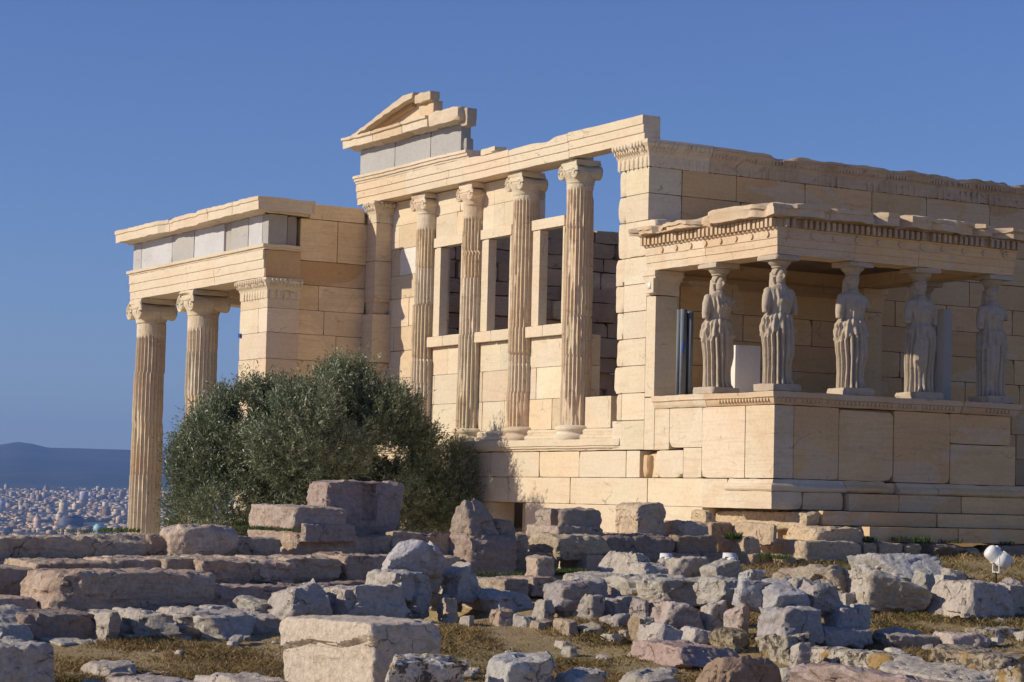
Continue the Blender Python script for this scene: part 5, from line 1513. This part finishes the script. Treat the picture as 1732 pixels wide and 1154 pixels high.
S('D', 944, 218, 1068, 312, 0, 'm', -4.95, 'third foundation block right of the long bright-ended one', T=.7, col=(0.47, 0.36, 0.25), **B)
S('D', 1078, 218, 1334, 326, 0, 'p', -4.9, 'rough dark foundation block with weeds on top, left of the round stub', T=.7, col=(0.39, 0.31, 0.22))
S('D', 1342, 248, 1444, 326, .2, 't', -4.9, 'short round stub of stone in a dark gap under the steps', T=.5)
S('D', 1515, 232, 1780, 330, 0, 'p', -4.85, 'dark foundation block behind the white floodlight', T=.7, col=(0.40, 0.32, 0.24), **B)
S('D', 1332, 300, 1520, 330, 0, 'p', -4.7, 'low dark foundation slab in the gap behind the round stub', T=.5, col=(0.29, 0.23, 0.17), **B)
S('D', -75, 285, 262, 428, .70, 'm', -5.3, 'rough orange-yellow sunlit block at the low corner of the temple base', chip=.4, chips=10, col=(0.62, 0.45, 0.27), p=14, **B)
S('D', 250, 318, 500, 370, .2, 'g', -5.0, 'low grey stone in the dark gap under the long foundation block', T=.6)
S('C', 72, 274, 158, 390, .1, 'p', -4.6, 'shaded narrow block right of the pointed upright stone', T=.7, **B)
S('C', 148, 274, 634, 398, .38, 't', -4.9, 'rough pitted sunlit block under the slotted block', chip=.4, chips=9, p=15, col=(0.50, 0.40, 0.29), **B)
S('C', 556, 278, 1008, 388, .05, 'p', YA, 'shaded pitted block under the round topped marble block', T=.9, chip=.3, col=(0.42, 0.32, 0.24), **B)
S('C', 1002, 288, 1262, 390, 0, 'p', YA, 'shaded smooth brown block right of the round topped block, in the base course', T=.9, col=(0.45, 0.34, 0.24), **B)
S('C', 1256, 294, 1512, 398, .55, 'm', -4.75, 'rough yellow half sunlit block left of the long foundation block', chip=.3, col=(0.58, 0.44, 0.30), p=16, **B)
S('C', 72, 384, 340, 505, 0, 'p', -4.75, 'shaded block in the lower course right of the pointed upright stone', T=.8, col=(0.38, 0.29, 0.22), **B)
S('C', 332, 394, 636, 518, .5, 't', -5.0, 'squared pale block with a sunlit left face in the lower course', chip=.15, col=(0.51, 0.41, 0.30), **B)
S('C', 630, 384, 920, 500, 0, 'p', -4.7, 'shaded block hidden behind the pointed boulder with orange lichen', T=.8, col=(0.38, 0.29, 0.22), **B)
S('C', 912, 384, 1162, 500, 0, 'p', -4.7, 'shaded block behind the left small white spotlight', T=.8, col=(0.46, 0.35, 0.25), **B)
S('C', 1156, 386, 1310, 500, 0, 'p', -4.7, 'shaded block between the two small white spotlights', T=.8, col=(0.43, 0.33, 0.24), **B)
S('C', 1300, 394, 1568, 520, .5, 'm', -4.9, 'rough yellowish sunlit block behind the right small white spotlight', chip=.35, p=14, col=(0.60, 0.45, 0.29), **B)
S('C', 126, 406, 306, 530, .38, 't', -6.3, 'small pale tan block standing alone right of the pointed upright stone', chip=.3, col=(0.54, 0.44, 0.33), p=14, **B)
S('C', -10, 532, 154, 634, .1, 'p', -7.3, 'shaded squared block in the low step left of the dark speckled boulder', T=.9, **B)
S('C', 134, 526, 340, 640, .2, 'p', -7.2, 'second squared block in the low step, touching the dark speckled boulder', T=.9, **B)
# boulder field
S('C', 602, 384, 884, 524, .5, 'g', 33.0, 'pointed grey boulder with an orange lichen patch', chip=.4, T=.9, cut=peak(.5, -.1))
S('C', 762, 450, 964, 544, .35, 'g', 32.2, 'angular grey boulder right of the one with orange lichen')
S('C', 906, 416, 1196, 522, .35, 'g', 33.0, 'dark mottled boulder in front of the left small spotlight')
S('C', 1178, 428, 1394, 534, .25, 'g', 32.6, 'smooth grey boulder in front of the right small spotlight')
S('C', 1388, 494, 1534, 562, .3, 'g', 31.6, 'small pale blue-grey stone below the right small spotlight', col=(0.51, 0.51, 0.50))
S('C', 1530, 535, 1700, 600, .3, 'g', 31.4, 'low grey stone right of the small pale blue-grey one')
S('C', 332, 504, 745, 604, .45, 'g', 31.2, 'long low grey rock behind the dark speckled boulder')
S('C', 246, 546, 606, 694, .45, 'g', 28.6, 'big round dark speckled boulder overhanging the low wall', chip=.4, col=(0.36, 0.34, 0.33), p=9)
S('C', 716, 514, 1256, 652, .35, 'g', 30.0, 'very long sloping grey slab across the boulder field', chip=.5, T=1.3)
S('C', 1122, 524, 1446, 674, .4, 'g', 28.2, 'broad blue-grey boulder with brown patches right of the long sloping slab')
S('C', 1356, 544, 1660, 698, .3, 'g', 27.5, 'angular blue-grey cracked boulder above the wall corner', chip=.5, col=(0.47, 0.46, 0.47))
S('C', 870, 535, 930, 568, .3, 'g', 31.0, 'small white stone lying between the boulders')
S('C', 610, 588, 700, 640, .3, 't', 29.5, 'small tan stone behind the grassy gap of the boulder field')
# low rubble wall, upper row
S('C', 436, 638, 596, 820, .4, 'g', 28.3, 'cleft dark grey boulder at the left end of the upper wall row', chip=.5)
S('C', 570, 638, 795, 784, .2, 'g', 28.5, 'shaded grey boulder right of the cleft one')
S('C', 744, 653, 866, 780, .45, 'g', 28.1, 'small squared pale grey stone left of the long pinkish one')
S('C', 838, 662, 1172, 834, .45, 'p', 27.7, 'long rounded pinkish white stone in the upper wall row', col=(0.52, 0.45, 0.40), chip=.45)
S('C', 1146, 672, 1316, 830, .35, 'g', 27.8, 'blue grey squared stone right of the long pinkish one')
S('C', 1296, 683, 1446, 846, .5, 'p', 27.4, 'pinkish upright stone with a brown edge in the upper wall row', col=(0.56, 0.46, 0.39))
S('D', 0, 618, 440, 816, .36, 'g', 26.5, 'big squared pale grey block at the wall corner, lit on the left', chip=.25, p=16, col=(0.50, 0.47, 0.45), **B)
S('C', 166, 663, 304, 786, .4, 'g', 28.5, 'triangular grey rock left of the cleft boulder', chip=.4, cut=peak(.5, .1))
S('C', 292, 683, 416, 786, .5, 't', 28.7, 'small cream rock tucked under the dark speckled boulder', col=(0.52, 0.44, 0.34))
S('C', 406, 678, 486, 796, .3, 'g', 28.7, 'narrow grey stone wedged left of the cleft boulder')
S('C', 28, 752, 186, 856, .5, 'g', 0, 'thin grey slab leaning at the left end of the low wall', chip=.7, slant=(.1, .1))
S('C', 170, 780, 290, 864, .4, 't', 0, 'cream rock in the lower wall row beside the leaning slab', col=(0.50, 0.42, 0.32))
S('C', 292, 778, 446, 896, .65, 't', 0, 'squared tan stone with a dark right side, in the lower wall row', col=(0.50, 0.40, 0.29), chip=.3, p=14, **B)
S('C', 426, 798, 586, 896, .5, 't', 0, 'cream boulder below the cleft one in the lower wall row', col=(0.50, 0.43, 0.33))
S('C', 570, 750, 742, 876, .5, 't', 0, 'bright white rough boulder in the lower wall row', col=(0.56, 0.51, 0.44))
S('C', 574, 870, 696, 930, .5, 'g', 0, 'low flat grey stone at the foot of the white rough boulder')
S('C', 682, 844, 760, 914, .5, 't', 0, 'small round white stone at the foot of the low wall', col=(0.54, 0.47, 0.40))
S('C', 734, 764, 846, 936, .6, 't', 0, 'tall leaning tan slab in the lower wall row', col=(0.42, 0.33, 0.21), slant=(-.1, 0))
S('C', 786, 768, 884, 874, .4, 'g', 27.4, 'small grey stone between the tan slab and the long pinkish stone')
S('C', 774, 805, 1046, 998, .5, 'g', 0, 'large leaning pale grey boulder in the lower wall row', col=(0.53, 0.49, 0.44), chip=.6, slant=(.1, .1))
S('C', 1030, 824, 1220, 926, .5, 'g', 26.9, 'whitish broken boulder above the big pinkish slab', col=(0.55, 0.51, 0.45), chip=.6)
S('C', 1210, 828, 1438, 1010, .4, 'l', 26.6, 'brown lichen covered stone right of the whitish broken boulder', col=(0.46, 0.37, 0.24))
S('D', 0, 798, 394, 1030, .45, 'l', 25.9, 'large brown speckled lichen boulder under the big squared grey block', col=(0.44, 0.38, 0.29))
S('D', 376, 743, 754, 896, .1, 'g', 26.9, 'squared block in deep shade at the right end of the wall', T=.9, p=16, **B)
S('C', 874, 898, 1388, 1092, .30, 'p', 25.0, 'big long pinkish slab lying on the grass before the low wall', col=(0.45, 0.35, 0.30), chip=.4, T=1.1)
S('C', 318, 905, 394, 946, .4, 'g', 0, 'small rounded stone on the open dry grass, upper of two')
S('C', 362, 940, 440, 990, .4, 'g', 0, 'small rounded stone on the open dry grass, lower of two')
S('C', 556, 988, 630, 1024, .5, 't', 0, 'thin pale slab lying on the open dry grass', col=(0.55, 0.50, 0.44))
# right side
def slope_right(v, h):
    v = v.copy(); k = np.clip((v[:, 0]/h[0]+1)/2, 0, 1); v[:, 2] *= 1-.42*k; return v
S('D', 640, 288, 1212, 428, .4, 'g', 33.5, 'large pale grey boulder before the temple steps', chip=.4, T=1.2, col=(0.49, 0.47, 0.46))
S('D', 226, 360, 690, 545, .4, 't', 30.5, 'big pale brown pitted boulder below the temple steps', col=(0.46, 0.39, 0.31), T=1.3, p=9)
S('D', 650, 374, 1120, 592, .36, 'g', 29.8, 'tilted grey slab with a sunlit left edge, dark face towards the right', chip=.4, T=1.1, p=15, cut=slope_right)
S('D', 1010, 384, 1160, 496, .4, 'g', 31.5, 'small grey boulder behind the tilted slab')
S('D', 1150, 424, 1300, 490, .3, 'g', 32.0, 'low squared grey stone left of the small dark one', **B)
S('D', 1210, 384, 1360, 465, .3, 'g', 33.0, 'small dark grey stone on the grass left of the floodlight')
S('D', 1286, 460, 1655, 646, .1, 'g', 29.5, 'big dark blue-grey boulder below the floodlight', T=.9, chip=.6, cut=peak(.22, .05))
S('D', 1225, 540, 1300, 590, .3, 'g', 30.0, 'small grey stone at the left foot of the boulder below the floodlight')
S('D', 1586, 480, 1790, 624, .1, 'g', 30.0, 'squared grey block at the right edge beside the floodlight boulder', T=.8, p=18, **B)
S('D', 1580, 444, 1725, 486, .3, 'g', 31.5, 'low flat stone behind the floodlight boulder')
S('D', 0, 468, 336, 632, .45, 'g', 27.1, 'long wedge shaped grey rock above the big squared grey block', chip=.6, col=(0.44, 0.43, 0.44))
S('D', 300, 454, 558, 634, .2, 'g', 27.3, 'squared brownish grey boulder beside the long wedge', p=14, col=(0.47, 0.42, 0.39))
S('D', 222, 444, 336, 532, .3, 'g', 28.9, 'small brownish stone behind the long wedge')
S('D', 30, 440, 250, 500, .3, 'g', 29.5, 'low grey stone with grass behind the long wedge')
S('D', 436, 614, 670, 776, .38, 'g', 27.3, 'pale grey boulder with chisel marks above the deeply shaded block', p=14, col=(0.51, 0.47, 0.44))
S('D', 630, 615, 740, 735, .1, 'g', 27.7, 'dark blue boulder side right of the chiselled one')
S('D', 660, 512, 765, 580, .4, 't', 30.0, 'small cream rock left under the tilted slab', col=(0.52, 0.44, 0.34))
S('D', 550, 540, 646, 592, .3, 'g', 30.2, 'small grey rock left of the cream one')
S('D', 616, 594, 876, 696, .2, 'g', 0, 'flat blue-grey boulder on the grass with a dark end', T=.9)
S('D', 876, 583, 1168, 700, .3, 'g', 0, 'flat sunken slab on the grass with a pale left slope', T=.9, chip=.6)
S('D', 1132, 658, 1312, 718, .4, 'g', 0, 'low grey stone on the grass right of the sunken slab')
S('D', 1332, 668, 1536, 734, .4, 'p', 0, 'low pinkish stone on the grass below the floodlight boulder')
S('D', 1520, 708, 1626, 764, .4, 'g', 0, 'small low grey stone near the right edge on the grass')
S('D', 756, 765, 1176, 900, .4, 'p', 0, 'rough pinkish grey slab with grooves on the grass, right of the wall end', col=(0.51, 0.43, 0.36), strata=.03, b=0)
S('D', 1115, 793, 1510, 894, .45, 'p', 0, 'flat slab with a dark right end behind the orange lichen slab', col=(0.53, 0.45, 0.39))
S('D', 1360, 762, 1710, 838, .4, 'l', 0, 'pitted low slab near the right edge above the orange lichen slab', col=(0.53, 0.43, 0.35))
S('D', 1690, 780, 1800, 850, .3, 'g', 0, 'low stone at the right edge of the picture above the lichen slab')
S('D', 286, 888, 1045, 1075, .74, 'l', 24.0, 'long white and black speckled block with yellow moss, on the bottom right', chip=.2, p=16, col=(0.55, 0.50, 0.42), **B)
S('D', 212, 868, 346, 1046, .4, 'g', 24.8, 'small grey rock left of the long speckled block')
S('D', 115, 1030, 356, 1200, .3, 'g', 22.8, 'dark grey rock at the bottom between the brown rock and the speckled block')
S('D', 505, 990, 1330, 1230, .55, 'p', 20.5, 'huge flat pinkish slab at the bottom right edge', col=(0.54, 0.43, 0.37), chip=.35, T=2.0, p=14, b=0)
S('D', 1030, 946, 1610, 1230, .5, 'g', 21.5, 'huge pale grey slab with black cracks at the bottom right', chip=.4, T=1.6)
S('D', 1136, 876, 1790, 1024, .55, 'l', 23.5, 'slab with bright orange lichen on its left end, at bottom right', col=(0.42, 0.34, 0.24), chip=.3, b=0)
S('D', 1515, 1004, 1800, 1230, .4, 'l', 20.5, 'speckled lichen boulder in the bottom right corner', col=(0.50, 0.46, 0.40))

# pebbles strewn over the grass: too alike to tell apart
prng = np.random.default_rng(5150)
for k in range(70):
    px, py = prng.uniform(60, 1720), prng.uniform(985, 1150)
    d = ground_hit(px, py)
    if d > 34: continue
    p = at_depth(px, py, d)
    if p[1] > -9.3 and p[0] < -3: continue
    s_ = prng.uniform(.025, .075)
    v, fc = polystone((s_*1.3, s_, s_*.6), 7000+k, p=8, tilt=.2, chips=8, chip=.5, rough=.15*s_, seg=.02, freq=12)
    m = MB(); m.add(v, fc)
    ob = m.build('pebble', M['stone_grey'], None, smooth=40); ob.location = (p[0], p[1], float(ground_z(p[0], p[1]))+s_*.4)
    ob.rotation_euler = (0, 0, prng.uniform(0, 6)); c = np.array(STONE_COL['g'])*prng.uniform(.8, 1.3); ob.color = (*c, 1)
    tag(ob, 'small loose pebble lying on the dry ground among the rocks', 'pebble', 'pebbles strewn on the grass')

# ------------------------------------------------------------------ lights for the night
def basis(fwd):
    f = np.array(fwd, float); f /= np.linalg.norm(f); r = np.cross(f, [0, 0, 1.0]); r /= np.linalg.norm(r); u = np.cross(r, f); return np.array([r, u, f]).T
def xform(mb, Rm, c):
    for q in range(len(mb.V)): mb.V[q] = mb.V[q] @ Rm.T+np.asarray(c)
    return mb
def floodlight(px, py, d, size, label, fwd, full=True):
    c = at_depth(px, py, d)
    gz_ = c[2]-size*1.25
    root = empty('floodlight', (c[0], c[1], gz_), label, 'floodlight', 'white floodlights at the temple')
    Rm = basis(fwd); s = size
    b = MB()   # axis along local z = forward
    lathe(b, [(.05*s, -.62*s), (.26*s, -.60*s), (.36*s, -.52*s), (.40*s, -.38*s), (.40*s, -.02*s), (.42*s, -.02*s), (.42*s, .06*s), (.37*s, .06*s), (.35*s, .0)], 40)
    box(b, (-.16*s, .36*s, -.36*s), (.16*s, .47*s, -.10*s), bev=.02*s)
    xform(b, Rm, c); b.build('housing', M['white_paint'], root, smooth=40)
    g = MB(); lathe(g, [(.355*s, -.0), (.355*s, .03*s)], 32); xform(g, Rm, c); g.build('lens', M['glass'], root, smooth=40)
    v = MB()
    for sx in (-1, 1): obox(v, (sx*.43*s, .04*s, .36*s), (.014*s, .36*s, .34*s), np.eye(3))
    obox(v, (0, .41*s, .36*s), (.44*s, .014*s, .34*s), np.eye(3)); obox(v, (0, -.33*s, .28*s), (.44*s, .014*s, .24*s), np.eye(3))
    xform(v, Rm, c); v.build('visor', M['white_paint'], root)
    y = MB(); r0 = Rm[:, 0]
    for sx in (-1, 1):
        a = c+r0*sx*.46*s; tube(y, np.array([a, a-[0, 0, .35*s], a*1-[0, 0, .80*s]]), .035*s, 8)
    tube(y, np.array([c+r0*-.46*s-[0, 0, .80*s], c+r0*.46*s-[0, 0, .80*s]]), .03*s, 8)
    y.build('yoke', M['white_paint'], root, smooth=40)
    t = MB(); tube(t, np.array([c-[0, 0, .78*s], c-[0, 0, 1.7*s]]), .05*s, 10); t.build('stake', M['dark'], root, smooth=40)
    return root
floodlight(1685, 942, 33.2, .28, 'white hooded floodlight on a stake above the dark boulder at right', (.62, -.25, -.55))
floodlight(1128, 951, 33.9, .20, 'small white spotlight peeping over the dark mottled boulder', (.35, .8, .35))
floodlight(1236, 952, 33.7, .22, 'small white spotlight peeping over the smooth grey boulder', (.35, .8, .35))
hp = []
for x_, y_ in ((1000, 585), (1080, 590), (1150, 597), (1230, 603), (1320, 618), (1420, 634), (1520, 646), (1620, 646), (1700, 634), (1780, 622)):
    px, py = x_/3.832+1280, y_/3.832+860; d = ground_hit(px, py); p = at_depth(px, py, d); hp.append([p[0], p[1], float(ground_z(p[0], p[1]))+.03])
mb = MB(); tube(mb, np.array(hp), .018, 8); thing1('cable_hose', mb, plain('hose_rubber', (.20, .17, .13), .7), 'thin brown hose snaking over the grass below the floodlight boulder', 'hose', smooth=60)

# ------------------------------------------------------------------ dry grass and weeds
def grass():
    rng = np.random.default_rng(31)
    n = 0; B0 = []; H = []
    px = rng.uniform(-60, 1800, 260000); py = 930+230*rng.random(260000)**.75
    # rays to the sloping ground, solved on the smooth slope
    D = np.stack([(px-866)/FPX, -(py-577)/FPX, np.ones_like(px)], -1) @ CM
    t = np.full(len(px), 20.0)
    for k in range(60):
        Pp = CAM+D*t[:, None]; e = Pp[:, 2]-ground_z(Pp[:, 0], Pp[:, 1]); t = np.clip(t+e*6, 15, 60)
    Pp = CAM+D*t[:, None]; Pp[:, 2] = ground_z(Pp[:, 0], Pp[:, 1])
    ok = (t < 41) & ((Pp[:, 1] < -9.0) | (Pp[:, 0] > -3.5)) & (Pp[:, 1] < -4.9)
    cl = fbm(Pp*np.array([1.3, 1.3, 0]), 3, 21)
    keep = ok & (rng.random(len(px)) < np.clip(.62+cl*1.5, .06, 1)*np.clip((24/t)**-.6, 0, 1))
    Pp = Pp[keep]; n = len(Pp); tt = t[keep]
    near_ = np.exp(-((Pp[:, 0]+5)**2+(Pp[:, 1]+9)**2)/900)
    Pp[:, 2] += near_*(.05*vnoise(np.stack([Pp[:, 0]*.7, Pp[:, 1]*.7, 0*tt], -1), 3)+.025*fbm(np.stack([Pp[:, 0]*2.4, Pp[:, 1]*2.4, 0*tt], -1), 3, 8))-.006
    a = rng.uniform(0, 2*PI, n); h = rng.uniform(.02, .065, n)*(1+np.clip(cl[keep]*1.5, -.4, 1)); w = rng.uniform(.003, .007, n)*1.3
    lean = rng.normal(0, 1.0, (n, 2))*h[:, None]*.9
    u = np.stack([np.cos(a), np.sin(a), 0*a], -1)*w[:, None]
    mid = Pp+np.column_stack([lean*.4, h*.6]); tip = Pp+np.column_stack([lean, h])
    V = np.stack([Pp-u, Pp+u, mid+u*.7, tip, mid-u*.7], 1).reshape(-1, 3)
    i = np.arange(n)*5
    F = np.stack([i, i+1, i+2, i+3, i+4], 1)
    pal = np.array([(.40, .275, .13), (.33, .215, .09), (.22, .175, .07), (.46, .35, .19), (.15, .15, .055)])
    green = np.clip(fbm(Pp*np.array([.5, .5, 0])+7, 2, 5)+.1+(Pp[:, 0] > 4)*.25, 0, 1)
    pick = rng.choice(5, n, p=[.34, .28, .16, .14, .08]); pick = np.where(rng.random(n) < green*.8, rng.choice([2, 4], n), pick)
    T = np.repeat(pal[pick]*rng.uniform(.7, 1.25, (n, 1)), 5, 0)
    mb = MB(); mb.add(V, F, T)
    N = NT('dry_grass'); t_ = N.attr('tint'); N.l(t_, N.b.inputs['Base Color']); N.b.inputs['Roughness'].default_value = .8
    tl = N.n('ShaderNodeBsdfTranslucent'); N.l(t_, tl.inputs[0]); ms = N.n('ShaderNodeMixShader'); ms.inputs[0].default_value = .25
    N.l(N.b.outputs[0], ms.inputs[1]); N.l(tl.outputs[0], ms.inputs[2]); N.l(ms.outputs[0], N.out.inputs[0])
    tag(mb.build('dry_grass', N.m), 'short dry brown and green grass over the open ground', 'grass', None, 'stuff')
    return N.m
GM = grass()
wrng = np.random.default_rng(66)
def weed(p, r, h, nb, label, green=(.055, .085, .025)):
    m = MB(); n = nb
    a = wrng.uniform(0, 2*PI, n); q = np.sqrt(wrng.random(n))*r
    b = np.stack([np.cos(a)*q, np.sin(a)*q, 0*a], -1)
    hh = h*wrng.uniform(.4, 1, n); ln = np.stack([np.cos(a), np.sin(a)], -1)*wrng.uniform(.1, .8, (n, 1))*hh[:, None]
    a2 = wrng.uniform(0, 2*PI, n); w = h*wrng.uniform(.03, .07, n); u = np.stack([np.cos(a2), np.sin(a2), 0*a2], -1)*w[:, None]
    mid = b+np.column_stack([ln*.4, hh*.6]); tip = b+np.column_stack([ln, hh])
    V = np.stack([b-u, b+u, mid+u*1.1, tip, mid-u*1.1], 1).reshape(-1, 3); i = np.arange(n)*5
    T = np.repeat(np.array(green)*wrng.uniform(.8, 2.2, (n, 1)), 5, 0)
    m.add(V, np.stack([i, i+1, i+2, i+3, i+4], 1), T); o = m.build('weed_tuft', GM); o.location = p
    return tag(o, label, 'weed', 'weeds growing from the stones')
for x_, y_, yy, r, h, lb in ((715, 205, -4.74, .16, .13, 'green weed tuft at the corner right of the half sunlit step end'), (905, 205, -4.78, .12, .12, 'small green weed on the foundation blocks under the steps'),
        (1000, 208, -4.78, .22, .17, 'tallest green weed clump on the foundation blocks'), (1060, 212, -4.78, .18, .16, 'weed clump hanging over the third foundation block'),
        (1250, 218, -4.78, .2, .12, 'low weed patch on the dark rough foundation block'), (1620, 228, -4.78, .12, .1, 'weed on the dark foundation block above the floodlight')):
    px, py = x_/3.832+1280, y_/3.832+860; weed(P(1, yy, px, py+2), r, h*.75, 90, lb)
for px, py, yy, r, h, lb in ((150, 901, -4.2, .5, .06, 'grassy weeds along the top course below the city'), (200, 900, -4.2, .3, .08, 'darker weed tuft left of the corner column foot'),
        (430, 896, -4.5, .28, .07, 'grass tuft at the foot of the two-stepped light block'), (475, 898, -4.6, .3, .05, 'grass tuft on the low brown weathered block'), (1310, 945, -5.2, .25, .1, 'grass tuft under the long foundation block'),
        (960, 968, -5.9, .3, .08, 'weed behind the small pale tan block'), (840, 972, -5.8, .45, .06, 'low green strip at the foot of the pointed upright stone'), (1240, 912, -4.5, .12, .13, 'dark green weed in the recess under the long rough step')):
    weed(P(1, yy, px, py), r, h, 260, lb)

# ------------------------------------------------------------------ air
mb = MB(); box(mb, (-9500, -900, -170), (16500, 17000, 520))
N = NT('haze_air'); N.t.nodes.remove(N.b)
pv = N.n('ShaderNodeVolumePrincipled'); pv.inputs['Color'].default_value = (.24, .47, 1.0, 1); pv.inputs['Density'].default_value = 5.5e-5
if 'Anisotropy' in pv.inputs: pv.inputs['Anisotropy'].default_value = 0.0
N.l(pv.outputs[0], N.out.inputs['Volume'])
hz_ = mb.build('haze', N.m); hz_['kind'] = 'stuff'
